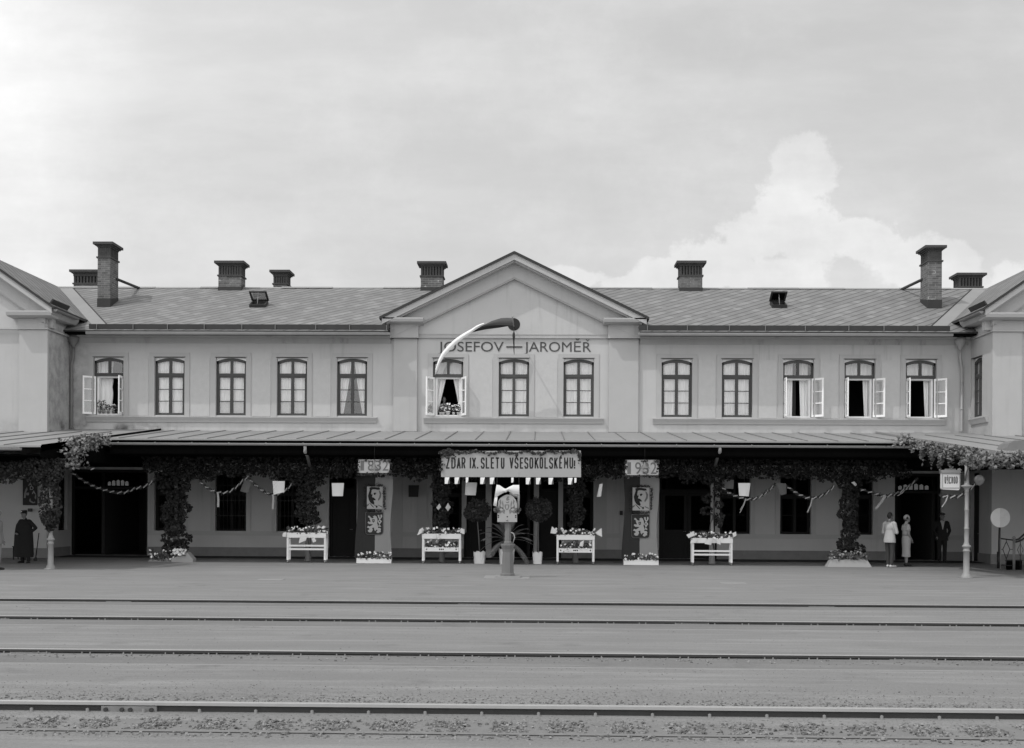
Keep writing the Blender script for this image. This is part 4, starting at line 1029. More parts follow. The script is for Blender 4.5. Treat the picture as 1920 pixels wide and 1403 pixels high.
for side, x0, x1, yfr, xcol, pxc, ycol in ((-1, XL-7.5, XE0, 35.0, -14.45, 95, 36.4), (1, XE1, XR+7.5, 34.1, 12.3, 1812, 35.0)):
    t = thing('platform_canopy', 'deeper tin roof before the left wing, carried by a ringed iron column wrapped in ivy' if side < 0 else 'deeper tin roof before the right wing with sunlit creeper along its edge', 'canopy', ((x0+x1)/2, 39, 0), 'roofs over the platform')
    mb = MB(); e = .035
    roof_slab(mb, x0, x1, yfr, YW-.02, e); xx = (XL, x1) if side < 0 else (x0, XR)
    roof_slab(mb, xx[0], xx[1], YW-.02, YF-.02, e); mb.build('canopy_roof', [CANROOF, DARKWOOD], t)
    xv = XE0 if side < 0 else XE1; d = .03*side
    mb = MB(); mb.prism([(yfr-.02, zcan(yfr)-.13), (YM, zcan(YM)-.06), (YM+.01, zcan(YM)+.01), (YF-.03, zcan(YF)+.01), (YF-.03, zcan(YF)+.075), (yfr-.02, zcan(yfr)+.06)], xv-d if side < 0 else xv-.03, xv+.03 if side < 0 else xv, 0, 'x')
    mb.build('verge_board', ROOFEDGE if side < 0 else CANROOF, t)
    n = 9
    for k in range(n):
        xs = x1-1.1-k*1.05 if side < 0 else x0+1.1+k*1.05
        mb = MB(); seams(mb, xs, xs+.05, yfr, YW-.05, 5, e); mb.build('roof_seam', [CANROOF, DARKWOOD, ZINC_D], t)
    gutter('gutter', t, x0, x1-.55 if side < 0 else x1, yfr-.05, zcan(yfr)-.03, ZINC, .085) if side < 0 else gutter('gutter', t, x0+.05, x1, yfr-.05, zcan(yfr)-.06, ZINC, .085)
    MB().box(x0, x1-.1 if side < 0 else x1, ycol-.09, ycol+.09, 3.2, 3.355).build('beam', DARKWOOD, t)
    mb = MB(); mb.box(x0, x1, yfr+.35, YW-.1, 3.36, 3.40); xq0, xq1 = (XL+.05, x1) if side < 0 else (x0, XR-.05); mb.box(xq0, xq1, YW-.1+.001, YF-.06, 3.36, 3.40)
    mb.build('ceiling_boards', DARKWOOD, t)
    xe_ = x1 if side < 0 else x0
    MB().prism([(yfr+.05, 3.30), (YF-.06, 3.30), (YF-.06, zcan(YF)-.06), (yfr+.05, zcan(yfr)-.06)], xe_-.03, xe_-.01 if side < 0 else xe_-.008, 0, 'x').build('end_fascia', DARKWOOD, t)
    xcol = ax(pxc, ycol, 1040)
    iron_col(t, xcol, ycol, 3.22, True, IRONL)
    if side > 0:
        mb = MB(); c = at(1905, 832, yfr+.4)
        mb.prism([(c.x-.30, zcan(yfr)+.04), (c.x+2.0, zcan(yfr)+.04), (c.x+2.0, zcan(yfr)+.36), (c.x-.05, zcan(yfr)+.36), (c.x-.2, zcan(yfr)+.28), (c.x-.28, zcan(yfr)+.14)], yfr+.35, yfr+1.1, 0); mb.build('roof_ventilator', ZINC_D, t)
    cans.append((t, xcol, ycol, yfr))
XCL, XCR = cans[0][1], cans[1][1]

# ------------------------------------------------------------------ ivy
def ivy(label, x, y, zs, vols, group='creepers on the platform roof', lm=None):
    t = thing('climbing_ivy', label, 'ivy', (x, y, 0), group)
    mb = MB()
    for kind, n, a, size in vols:
        if kind == 'box': P = rbox(n, *a)
        elif kind == 'ell': P = rell(n, *a)
        else: P = a
        leaves(mb, P, size, (0, -1, .45) if kind != 'pts' else (-.35, -.8, .75), .75 if kind != 'pts' else .9, droop=.6)
    mb.build('foliage', lm or LEAF, t)
    mb = MB(); z = .02 if 'column' not in label or 'iron' not in label else 2.3; P = []
    z = (3.15 if 'left roof' in label else 2.75) if 'sunlit' in label else z
    while z < zs: P.append((x+.07*math.sin(z*4), y-.07+.05*math.cos(z*5), z)); z += .12
    mb.tube(P, .022, 6); mb.build('stem', STEM, t)
    return t
def strand(n, x0, x1, ztop, zbot, y0, y1, wob):
    """leaf volumes of a ragged hanging band"""
    out = []; x = x0; step = .42
    m_ = max(1, int((x1-x0)/step))
    for k in range(m_):
        xa, xb = x0+(x1-x0)*k/m_, x0+(x1-x0)*(k+1)/m_; t = (k+.5)/m_
        zb = zbot(t)+random.uniform(-wob, wob); zt = ztop+random.uniform(-.12, .10)
        out.append(('box', max(8, int(1.9*n*(zt-zb)/m_)), (xa-.1, xb+.1, y0, y1, zb+.12, zt), .115))
        out.append(('ell', max(6, int(n*.32/m_)), (((xa+xb)/2, (y0+y1)/2, zb+.12), (.30, .2, .16)), .11))
    return out
ZB1, ZB0 = az(851, 42.3), az(897, 42.3)
ivl = ['thick ivy column rising from the white flower mound beside the left gateway', 'ivy hanging above the flower table without lower tray, left of the two-coloured cloth dated 1832',
       'ivy column left of the middle doorway above a two-tier flower table', 'ivy column right of the middle doorway above a two-tier flower table',
       'sparse ivy round the white pole right of the cloth dated 1932', 'narrow ivy column rising from the white flower trough near the people']
colspec = [(900, 1042, 26, 900), (900, 984, 24, 620), (905, 987, 18, 520), (905, 987, 17, 500), (905, 985, 15, 170), (905, 1045, 17, 640)]
for i, x in enumerate(CX):
    xl = XE0+.55 if i == 0 else (CX[i-1]+x)/2; xr = XE1-.35 if i == 5 else (CX[i+1]+x)/2
    if i == 0: xl = ax(278, YC)
    if i == 5: xr = ax(1700, YC)
    arch = lambda t, i=i: ZB0+.10*math.cos((t-.5)*2*math.pi)*-1+.0
    V = strand(1500, xl, xr, ZB1, arch, YC-.42, YC-.12, .10)
    y0, y1, hwp, n = colspec[i]; z1, z0 = az(y0-12, YC), az(y1, YC); wd = hwp*YC/F
    m_ = 8
    for k in range(m_):
        za, zb_ = z0+(z1-z0)*k/m_, z0+(z1-z0)*(k+1)/m_
        wk = wd*(1.0+.25*math.sin(k*2.1+i))*(1.25 if k >= m_-2 else 1)*(.75 if k == 0 and y1 < 1000 else 1); dx = .06*math.sin(k*1.7+i*2)
        if i == 4: dx = random.choice((-.2, .22)); wk *= .7
        V.append(('ell', int(n/m_*2.6), ((x+dx, YC-.10, (za+zb_)/2), (wk, .22, (zb_-za)*.75)), .115))
    if i == 5: V.append(('ell', 120, ((x+.1, YC-.25, .55), (.5, .25, .22)), .13))
    ivy(ivl[i], x, YC, 3.6, V)
zt_, zb_ = az(868, 36.3, 60), az(903, 36.3, 60)
V = strand(1700, ax(-25, 36.3), XCL+.35, zt_+.05, lambda t: zb_, 36.0, 36.35, .10)
V += [('ell', 620, ((XCL+.02, 36.3, (az(905, 36.3, 95)+az(985, 36.3, 95))/2), (.34, .25, .85)), .11), ('box', 160, (XCL-.3, XCL+.4, 36.05, 36.5, 2.6, 3.3), .11), ('ell', 120, ((XCL, 36.3, az(972, 36.3, 95)), (.24, .2, .22)), .13)]
P = []
for k in range(700):
    px = min(208, random.gauss(166, 19)); f = (px-128)/80; P.append(at(px, max(815+2*math.sin(px*.5)-2*f, 832-7*f+random.gauss(0, 6.5)), 36.6+2.2*max(0, min(1, f))+random.gauss(-.2, .3))[:])
for k in range(160): P.append(at(random.gauss(140, 13), random.uniform(838, 880), 36.4+random.gauss(0, .2))[:])
ivy('dark ivy bunched round the left ringed iron column', XCL, 36.4, 3.3, V)
ivy('creeper painted sunlit spilling over the corner of the left roof', XE0+.4, 36.6, 3.9, [('pts', 0, np.array(P), .13)], lm=LEAF_SUNLIT)
V = strand(1100, XCR-.2, ax(1945, 34.6), az(852, 34.5, 1860), lambda t: az(875, 34.5, 1860), 34.25, 34.7, .12)
P = []
for k in range(2300):
    px = random.uniform(1706, 1818) if random.random() < .8 else random.gauss(1770, 40); f = (px-1706)/112; top = 823+17*max(0, f)**.8; dep = 39.2-3.9*min(1, max(0, f))
    py = top+abs(random.gauss(0, 1))*14*(.45+.55*math.sin(math.pi*min(1, max(0.05, f))))*(1+.4*math.sin(px*.35)); P.append(at(px, py, dep+random.gauss(-.25, .28))[:])
for k in range(520):
    px = random.uniform(1812, 1935); P.append(at(px, 850+min(1.7, abs(random.gauss(0, 1)))*14+4*math.sin(px*.2), 34.0+random.gauss(0, .15))[:])
for k in range(60): P.append(at(random.uniform(1682, 1712), random.gauss(823, 4), 40.0+random.gauss(-.2, .1))[:])
V.append(('pts', 0, np.array(P), .13))
ivy('sunlit creeper massed on the corner of the right roof above the lantern sign', XCR, 35.0, 3.2, V, lm=LEAF_SUNLIT)  # sunlight painted in by the lifted leaf colour

# ------------------------------------------------------------------ garlands with ribbon
def garland(label, pts, Y, streamers=(), group='fir garlands wound with white ribbon'):
    P = [at(a, b, Y) for a, b in pts]
    Q = []                                          # smooth curve
    for i in range(len(P)-1):
        p0, p1, p2, p3 = P[max(i-1, 0)], P[i], P[i+1], P[min(i+2, len(P)-1)]
        for k in range(8):
            t = k/8; Q.append(.5*((2*p1)+(-p0+p2)*t+(2*p0-5*p1+4*p2-p3)*t*t+(-p0+3*p1-3*p2+p3)*t**3))
    Q.append(P[-1])
    t = thing('garland', label, 'garland', tuple(Q[len(Q)//2]), group)
    mb = MB(); mb.tube(Q, .022, 6)
    pp = np.array([q[:] for q in Q]); ii = RNG.integers(0, len(pp)-1, 40*len(pts)); tt = RNG.uniform(0, 1, len(ii))[:, None]
    leaves(mb, pp[ii]*(1-tt)+pp[ii+1]*tt+RNG.normal(size=(len(ii), 3))*.022, .10, (0, -1, .2), 1.2, aspect=.3)
    mb.build('foliage', LEAFD, t)
    d = 0; mb = MB(); nxt = .12
    for a, b in zip(Q[:-1], Q[1:]):
        L = (b-a).length; d += L
        if d > nxt:
            u_ = (b-a).normalized(); n_ = Vector((0, 0, 1)); f = Vector((0, -.055, 0)); w2 = .018
            c = (a+b)/2; e0 = c-u_*.075-n_*.035+f; e1 = c+u_*.075+n_*.035+f
            side = (n_-u_*.3).normalized()*w2
            mb.face([e0-side, e1-side, e1+side, e0+side]); mb.face([e1-side, e1+Vector((0, .05, .02))-side, e1+Vector((0, .05, .02))+side, e1+side]); mb.face([e0-Vector((0, -.05, .02))-side, e0-side, e0+side, e0-Vector((0, -.05, .02))+side]); nxt = d+.21
    mb.build('ribbon', RIBB, t)
    for (xa, ya, xb, yb2, w_) in streamers:
        p, q = at(xa, ya, Y-.05), at(xb, yb2, Y-.08); mb = MB(); s_ = Vector((w_, 0, 0)); m_ = (p+q)/2+Vector((.02, -.02, 0))
        for a, b in ((p, m_), (m_, q)): mb.face([a-s_, b-s_, b+s_, a+s_]); mb.face([a+s_+Vector((0, .004, 0)), b+s_+Vector((0, .004, 0)), b-s_+Vector((0, .004, 0)), a-s_+Vector((0, .004, 0))])
        mb.build('streamer', RIBB, t)
YG = 42.0
garland('striped garland sagging across the left gateway', [(134, 885), (150, 897), (168, 908), (190, 917), (215, 923), (236, 923), (255, 916), (272, 912), (290, 902)], YG)
garland('garland looped before the barred window beside the left ivy column, one straight streamer', [(374, 902), (384, 911), (398, 920), (414, 924), (430, 922), (444, 913), (455, 902), (464, 896)], YG, [(408, 923, 409, 951, .035)])
garland('garland from the grey tilted paper flag to the ivy by the single door', [(466, 897), (480, 910), (494, 921), (508, 927), (522, 926), (538, 918), (550, 905)], YG, [(512, 927, 511, 955, .035)])
garland('garland ending in a forked streamer right of the white pole', [(1352, 912), (1366, 924), (1382, 931), (1400, 936), (1416, 935), (1430, 928), (1444, 917), (1454, 906)], YG, [(1398, 935, 1388, 956, .012), (1399, 935, 1387, 962, .012)])
garland('garland looped before the window left of the narrow ivy column', [(1475, 912), (1488, 921), (1504, 930), (1518, 934), (1534, 932), (1550, 924), (1564, 912)], YG, [(1523, 934, 1514, 961, .022)])
garland('garland rising into the arched doorway behind the standing pair', [(1612, 917), (1628, 922), (1644, 927), (1658, 930), (1672, 928), (1690, 921), (1706, 910), (1721, 897)], YG, [(1660, 930, 1642, 954, .05), (1696, 920, 1683, 930, .02)])
garland('garland passing under the lantern sign to the right iron column', [(1764, 929), (1776, 931), (1790, 931), (1803, 928), (1812, 921), (1824, 912), (1834, 902), (1842, 894)], 36.4, [(1777, 930, 1766, 951, .018)])

# ------------------------------------------------------------------ paper flags
def paper_flag(label, corners, Y, m_=PAPERW, group='square paper flags under the roof', bow=.05, cord=True, name='paper_flag'):
    """corners (px) top-left, top-right, bottom-right, bottom-left; a slightly curled sheet on a cord"""
    A, Bq, C, D = [at(a, b, Y) for a, b in corners]; n = 6; c0 = (A+Bq)/2
    t = thing(name, label, 'paper flag', tuple(c0), group); mb = MB()
    def pt(i, j, o):
        u_, v_ = i/n, j/n; p = (A*(1-u_)+Bq*u_)*(1-v_)+(D*(1-u_)+C*u_)*v_; p.y -= bow*math.sin(math.pi*u_)*(.3+v_)-o; return p
    for o in (0, .004):
        for i in range(n):
            for j in range(n):
                q = [pt(i, j, o), pt(i, j+1, o), pt(i+1, j+1, o), pt(i+1, j, o)]; mb.face(q if o == 0 else q[::-1], 0, True)
    mb.build('sheet', m_, t)
    if cord:
        mb = MB(); mb.tube([A+Vector((0, 0, .004)), Bq+Vector((0, 0, .004))], .006, 5); mb.tube([c0, Vector((c0.x, c0.y, zcan(Y)-.05 if Y > YM else zcan(YM)-.2))], .003, 4); mb.build('cord', STEM, t)
    return t
paper_flag('white square paper flag with torn lower edge right of the barred window', [(511, 902), (534, 902.5), (533, 923), (513, 928)], 41.0)
paper_flag('white square paper flag hanging before the dark single door', [(622, 906), (645, 906), (643, 930.5), (623, 930.5)], 41.0)
paper_flag('white square paper flag between banner fringe and left clipped tree', [(873, 905), (894.5, 905), (892, 929), (872, 928.5)], 41.0)
paper_flag('narrow paper flag turned edge-on beside the pier right of the middle doors', [(1124, 908), (1130, 907), (1127, 931), (1119, 932)], 41.0)
paper_flag('white square paper flag above the window right of the white pole', [(1384, 906), (1407, 906), (1404, 931), (1386, 930)], 41.0)
paper_flag('grey shaded paper flag tilted between two garlands', [(459, 898), (471, 905), (465, 925), (450, 921)], 42.8, CLOTHG, cord=False)
paper_flag('grey paper flag half hidden in ivy beside the window right of the white pole', [(1354, 898), (1376, 900), (1375, 917), (1355, 916)], 42.8, CLOTHG, cord=False)
paper_flag('grey paper flag tilted over the corner of the window left of the narrow ivy column', [(1455, 905), (1474, 907), (1475, 926), (1464, 929)], 42.9, CLOTHG, cord=False)
paper_flag('dark box-like cloth flag on the pier left of the middle doors', [(766, 910), (786, 910), (784, 932), (766, 932)], 45.9, CLOTHR, cord=False, bow=.01)

# ------------------------------------------------------------------ hand-painted block letters drawn stroke by stroke
OCT = [(.5, 1), (.22, 1), (0, .84), (0, .16), (.22, 0), (.78, 0), (1, .16), (1, .84), (.78, 1), (.5, 1)]
GL = {'Z': [[(0, 1), (1, 1), (0, 0), (1, 0)]], 'D': [[(0, 0), (0, 1), (.62, 1), (1, .82), (1, .18), (.62, 0), (0, 0)]], 'A': [[(0, 0), (.5, 1), (1, 0)], [(.2, .30), (.8, .30)]], 'R': [[(0, 0), (0, 1), (.7, 1), (1, .86), (1, .62), (.7, .48), (0, .48)], [(.55, .48), (1, 0)]],
      'I': [[(.5, 0), (.5, 1)]], 'X': [[(0, 0), (1, 1)], [(0, 1), (1, 0)]], '.': [[(.5, -.02), (.5, .06)]], 'S': [[(1, .80), (.80, 1), (.22, 1), (0, .82), (0, .66), (.2, .54), (.8, .45), (1, .33), (1, .17), (.78, 0), (.22, 0), (0, .19)]],
      'L': [[(0, 1), (0, 0), (1, 0)]], 'E': [[(1, 1), (0, 1), (0, 0), (1, 0)], [(0, .52), (.8, .52)]], 'T': [[(0, 1), (1, 1)], [(.5, 1), (.5, 0)]], 'U': [[(0, 1), (0, .18), (.25, 0), (.75, 0), (1, .18), (1, 1)]], 'V': [[(0, 1), (.5, 0), (1, 1)]], 'O': [OCT],
      'K': [[(0, 0), (0, 1)], [(1, 1), (0, .42)], [(.32, .60), (1, 0)]], 'M': [[(0, 0), (0, 1), (.5, .34), (1, 1), (1, 0)]], '!': [[(.5, .72), (.5, .22)], [(.5, -.02), (.5, .06)]], 'Y': [[(0, 1), (0, .60), (.2, .48), (.8, .48), (1, .60)], [(1, 1), (1, .14), (.8, 0), (.1, 0)]],
      'C': [[(1, .84), (.8, 1), (.2, 1), (0, .84), (0, .16), (.2, 0), (.8, 0), (1, .16)]], 'H': [[(0, 0), (0, 1)], [(1, 0), (1, 1)], [(0, .48), (1, .48)]]}
GL['Š'] = GL['S']+[[(.22, 1.24), (.5, 1.12), (.78, 1.24)]]; GL['É'] = GL['E']+[[(.45, 1.10), (.72, 1.22)]]; GL['Ý'] = GL['Y']+[[(.45, 1.10), (.7, 1.22)]]
def strokes(mb, letters, yt, yb2, Y, yf, wd, th):
    for ch, pa, pb in letters:
        zt, zb = az(yt, Y, (pa+pb)/2)-wd/2, az(yb2, Y, (pa+pb)/2)+wd/2; xa, xb = ax(pa, Y, yt)+wd/2, ax(pb, Y, yt)-wd/2
        if ch in 'I.!': xa = xb = (xa+xb)/2
        j = random.uniform(-.003, .003)
        for pl in GL[ch]:
            P = [Vector((xa+(xb-xa)*a, 0, zb+(zt-zb)*b+j)) for a, b in pl]
            for i in range(len(P)-1):
                d = (P[i+1]-P[i]).normalized(); n_ = Vector((-d.z, 0, d.x))*wd/2*(.62 if ch == 'M' and i in (1, 2) else .85 if ch == 'M' else 1); e = d*wd*.32; dd = .0003*(i % 3)
                mb.prism([(q.x, q.z) for q in (P[i]-e-n_, P[i+1]+e-n_, P[i+1]+e+n_, P[i]-e+n_)], yf-th-dd, yf, 0)

# ------------------------------------------------------------------ banners and year boards
YB = YM-.06
def board_pts(c, Y): return [(at(a, b, Y).x, at(a, b, Y).z) for a, b in c]
t = thing('banner', 'long white banner lettered in black, fringed with leaves and hung below the roof gutter', 'banner', tuple(at(958, 870, YB)))
mb = MB(); mb.prism(board_pts([(827, 894.5), (828, 851), (834, 848), (862, 846), (1089, 845), (1089.5, 895)], YB), YB-.012, YB+.012, 0); mb.build('cloth', CLOTHW, t)
mb = MB()
ZD = [('Z', 112, 160), ('D', 180, 236), ('A', 250, 302), ('R', 311, 362), ('I', 418, 434), ('X', 446, 497), ('.', 512, 525), ('S', 559, 610), ('L', 622, 670), ('E', 687, 733), ('T', 746, 798), ('U', 817, 864),
      ('V', 928, 980), ('Š', 992, 1044), ('E', 1061, 1106), ('S', 1118, 1171), ('O', 1184, 1234), ('K', 1251, 1304), ('O', 1314, 1361), ('L', 1376, 1424), ('S', 1437, 1489), ('K', 1502, 1549), ('É', 1566, 1607), ('M', 1628, 1684), ('U', 1698, 1747), ('!', 1757, 1772)]
strokes(mb, [(ch, 820+a/6.857, 820+b/6.857) for ch, a, b in ZD], 857.8, 879.0, YB, YB-.0125, .046, .004)
mb.build('lettering', INK, t)
mb = MB(); P = []
for k in range(300):
    px = random.uniform(829, 1086); P.append(at(px, 846.5+3.2*math.sin(px*.07)**2*(1.5 if math.sin(px*.021) > .1 else .5)+random.gauss(0, 1.3), YB-.05))
for k in range(120): P.append(at(random.gauss(840, 9), random.gauss(849, 3.2), YB-.06))
for k in range(26): P.append(at(random.gauss(828, 2), random.uniform(850, 885), YB-.05)); P.append(at(random.gauss(1087, 1.5), random.gauss(856, 4), YB-.05))
leaves(mb, np.array([p[:] for p in P]), .10, (0, -1, .2), .8); mb.build('leaf_fringe', LEAFD, t)
for px, full in ((838.5, 1), (857, 1), (905, 1), (923, 1), (961, .55), (990.5, 1), (1009.5, 1), (1033, 1), (1069.5, 1), (876, .6), (1079, .5)):
    o = MB(); a, b, c = ax(px-4.6*full, YB, 900), ax(px+1.0*full, YB, 900), ax(px+4.8*full, YB, 900); z1, z0 = az(895.5, YB), az(895+13.2*(.5+.5*full), YB)
    for off in (0, .004):
        q = [(a, YB+off, z1), (a+.004, YB-.02+off, z0), (b, YB-.05+off, z0), (b+.02, YB-.05+off, z1-.12), (c-.01, YB-.01+off, z1)]; o.face(q if not off else q[::-1], 0)
        q = [(c-.01, YB-.01+off, z1), (b+.02, YB-.05+off, z1-.12), (b, YB-.05+off, z0), (c, YB+.05+off, z0+.01)]; o.face(q if not off else q[::-1], 1)
    tag(o.build('small_flag', [PAPERW, CLOTHG], loc=((a+c)/2, YB, z1)), 'one of the small two-toned folded paper flags hanging in a row below the long banner', 'paper flag', 'small flags in a row below the banner')

def year(label, txt, c, ya, yb2, x0, x1, lean):
    Y = 40.32; t = thing('year_board', label, 'sign', tuple(at((c[0][0]+c[1][0])/2, c[0][1], Y)), 'year boards above the two-coloured cloths')
    mb = MB(); mb.prism(board_pts(c, Y), Y-.012, Y+.012, 0); mb.build('board', EMBL, t)
    wch = (x1-x0)/4.35; q = MB()
    for k, ch in enumerate(txt):
        xa = x0+(x1-x0)*k/4+1.2; xb = xa+wch*(.52 if ch == '1' else .86)
        m2 = text_mesh(ch, ax(xa, Y, ya), ax(xb, Y, ya), az(yb2, Y), az(ya, Y), Y-.0125, .006, .004); q.arrays(m2.v, m2.f)
    q.build('digits', INKG, t)
    mb = MB(); P = [at(random.uniform(c[0][0], c[1][0]), c[0][1]+abs(random.gauss(0, 1.7)), Y-.06)[:] for k in range(16)]+[at(c[0][0]+random.gauss(0, 1.5), random.uniform(c[0][1], c[3][1]), Y-.05)[:] for k in range(12)]+[at(c[1][0]+random.gauss(0, 1.5), random.uniform(c[0][1], c[3][1]), Y-.05)[:] for k in range(12)]
    P += [at(random.uniform(c[3][0], c[2][0]), c[3][1]+abs(random.gauss(2, 1.5)), Y-.02)[:] for k in range(24)]
    leaves(mb, np.array(P), .10, (0, -1, .2), .8); mb.build('leaf_fringe', LEAFD, t)
year('white board with grey digits 1832 half hidden by leaves', '1832', [(672, 862), (731, 862), (730, 887), (671, 887)], 865, 884, 675, 730, 0)
year('white board with grey digits 1932 behind a hanging lamp', '1932', [(1173, 862.5), (1234, 862.5), (1235, 891), (1172, 891)], 866, 888, 1175, 1233, 0)
for px, py, lb in ((702, 880, 'enamel pendant lamp hanging before the digits 1832'), (1209, 877.5, 'enamel pendant lamp hanging before the digits 1932')):
    Y = 40.10; c = at(px, py, Y); t = thing('pendant_lamp', lb, 'lamp', tuple(c), 'pendant lamps under the roof')
    MB().lathe(c.x, c.y, [(.18, -.015+c.z), (.16, c.z+.0), (.09, c.z+.06), (.045, c.z+.12), (.03, c.z+.17), (.012, c.z+.2)], 18).build('shade', ZINC_D, t)
    MB().ball((c.x, c.y, c.z-.08), .06, sz=1.4).build('bulb', GLASS, t)
    MB().tube([(c.x, c.y, c.z+.19), (c.x, c.y, zcan(YM)-.06)], .006, 5).build('cord', IRON, t)

# painted lion of the shield, traced in the crop's own units then scaled to metres
LION = [(375, 275), (420, 245), (460, 265), (485, 320), (490, 380), (478, 425), (492, 460), (500, 500), (500, 538), (545, 535), (572, 560), (560, 600), (570, 625), (530, 640), (510, 657), (465, 645), (470, 608), (497, 590), (470, 572), (430, 612), (410, 570), (405, 525), (357, 540), (377, 580), (350, 632), (310, 642), (268, 625), (260, 590), (300, 570), (285, 540), (235, 525), (265, 490), (300, 505), (350, 478), (384, 452), (330, 447), (290, 447), (250, 415), (270, 385), (312, 402), (325, 380), (300, 335), (305, 310), (258, 280), (275, 248), (308, 265), (325, 295), (365, 312), (402, 300)]
TAIL1 = [(500, 515), (512, 475), (545, 470), (578, 500), (545, 512), (520, 500)]
TAIL2 = [(520, 462), (526, 440), (495, 392), (517, 345), (532, 338), (500, 280), (488, 232), (530, 235), (536, 295), (548, 300), (560, 290), (560, 228), (592, 225), (600, 270), (576, 310), (545, 340), (562, 348), (592, 385), (562, 420), (540, 462)]
HOLE = [(528, 365), (545, 365), (552, 385), (542, 402), (528, 400), (522, 383)]
BREAST = [(362, 335), (420, 335), (420, 385), (392, 412), (362, 385)]
def banner_cloth(label, px0, px1, pxm, sx0, yport, shield):
    """two-coloured cloth with garlanded portrait and painted shield"""
    Y = 42.75; zt, z0 = az(893, Y), az(1050, Y)
    t = thing('hanging_cloth', label, 'festive cloth', tuple(at((px0+px1)/2, 900, Y)), 'two-coloured festive cloths')
    xa, xm, xb = ax(px0, Y), ax(pxm, Y), ax(px1, Y)
    for nm, a, b, m_ in (('dark_half', xa, xm, CLOTHR), ('pale_half', xm, xb, CLOTHW)):
        mb = MB(); n, m = 8, 14
        def pt(i, j, o):
            u_, v_ = i/n, j/m; edge = (.05*math.sin(v_*5)*(1-u_) if nm == 'dark_half' else .045*math.sin(v_*6+1)*u_)
            return Vector((a+(b-a)*u_+edge, Y+o+.015*math.sin(u_*5+v_*4), zt+(z0-zt)*v_))
        for o in (0, .006):
            for i in range(n):
                for j in range(m):
                    q = [pt(i, j, o), pt(i, j+1, o), pt(i+1, j+1, o), pt(i+1, j, o)]; mb.face(q if o == 0 else q[::-1], 0, True)
        mb.build(nm, m_, t)
    # portrait panel in a fir wreath
    pa, pb, qa, qb = yport; X = lambda f: ax(pa+(pb-pa)*f, Y); Zz = lambda f: az(qa+(qb-qa)*f, Y); yp = Y-.06
    R = MB(); R.box(X(0), X(1), yp, yp+.03, Zz(1), Zz(0)); pic = R.build('portrait_panel', EMBL, t)
    def shape(pts, d, m_, nm): MB().prism([(X(a), Zz(b)) for a, b in pts], yp-d, yp-.0005, 0).build(nm, m_, pic)
    PT = lambda P: [((x-205)/420, (y-805)/540) for x, y in P]
    shape(PT([(270, 830), (330, 815), (420, 815), (540, 832), (562, 872), (500, 884), (430, 872), (360, 872), (332, 892), (326, 950), (312, 972), (352, 976), (356, 1012), (340, 1060), (392, 1072), (442, 1120), (440, 1136), (380, 1136), (400, 1180), (410, 1212), (380, 1236), (330, 1216), (290, 1182), (255, 1120), (235, 1030), (255, 960), (280, 890)]), .003, INK, 'portrait_shadow')
    shape(PT([(385, 965), (420, 946), (468, 965), (440, 976), (430, 1006), (400, 1006), (385, 986)]), .004, INK, 'portrait_eye')
    shape(PT([(522, 890), (562, 920), (592, 970), (582, 1060), (542, 1122), (510, 1152), (500, 1112), (530, 1060), (546, 1000), (532, 940)]), .003, INKG, 'portrait_hair')
    shape(PT([(272, 1205), (290, 1200), (392, 1300), (380, 1316)]), .004, INK, 'portrait_collar'); shape(PT([(365, 1226), (378, 1222), (470, 1282), (462, 1296)]), .004, INK, 'portrait_collar')
    shape(PT([(465, 1258), (492, 1270), (486, 1312), (460, 1318), (444, 1290)]), .004, INK, 'portrait_medal'); shape(PT([(322, 978), (346, 976), (348, 998), (330, 1002)]), .006, CLOTHW, 'portrait_eye_glint')
    shape(PT([(205, 1240), (272, 1215), (250, 1260), (205, 1290)]), .003, INKG, 'portrait_shoulder'); shape(PT([(500, 1240), (610, 1280), (610, 1310), (520, 1270)]), .003, INKG, 'portrait_shoulder')
    mb = MB(); P = []
    for k in range(420):
        s_ = random.random()*4; f = s_ % 1; e = random.gauss(0, .022)
        u_, v_ = [(f, -.06), (1.12, f), (f, 1.09), (-.12, f)][int(s_)]
        P.append((X(u_)+e, yp-.03, Zz(v_)+random.gauss(0, .024)))
    leaves(mb, np.array(P), .07, (0, -1, .1), 1.2, aspect=.4); mb.build('fir_wreath', LEAFD, t)
    # shield
    sa, sb, sc_, sd = shield; U = lambda f: ax(sa+(sb-sa)*f, Y); Vv = lambda f: az(sc_+(sd-sc_)*f, Y); ys = Y-.05
    outline = [(0, 0), (1, 0), (1, .86), (.97, .96), (.88, 1), (.12, 1), (.03, .96), (0, .86)]
    sh = MB().prism([(U(a), Vv(b)) for a, b in outline], ys, ys+.025, 0).build('shield', CLOTHR, t)
    rim = MB()
    for i in range(len(outline)):
        (a, b), (c, d) = outline[i], outline[(i+1) % 8]; p, q = Vector((U(a), ys-.002, Vv(b))), Vector((U(c), ys-.002, Vv(d))); rim.tube([p, q], .008, 5)
    rim.build('shield_rim', CLOTHG, sh)
    N = lambda P: [(U((x-200)/420), Vv((y-175)/515)) for x, y in P]
    mb = MB(); mb.prism(N(LION), ys-.006, ys-.001, 0); mb.prism(N(TAIL1), ys-.0055, ys-.001, 0); mb.prism(N(TAIL2), ys-.0065, ys-.001, 0); mb.build('lion_emblem', EMBL, sh)
    mb = MB(); mb.prism(N(HOLE), ys-.009, ys-.0066, 0); mb.prism(N(BREAST), ys-.009, ys-.0062, 0); mb.build('lion_breast_shield', INK, sh)
    star = []
    for k in range(10): r = 26 if k % 2 == 0 else 11; star.append((391+r*math.sin(k*math.pi/5), 368-r*math.cos(k*math.pi/5)))
    MB().prism(N(star), ys-.011, ys-.0092, 0).build('breast_star', CLOTHW, sh)
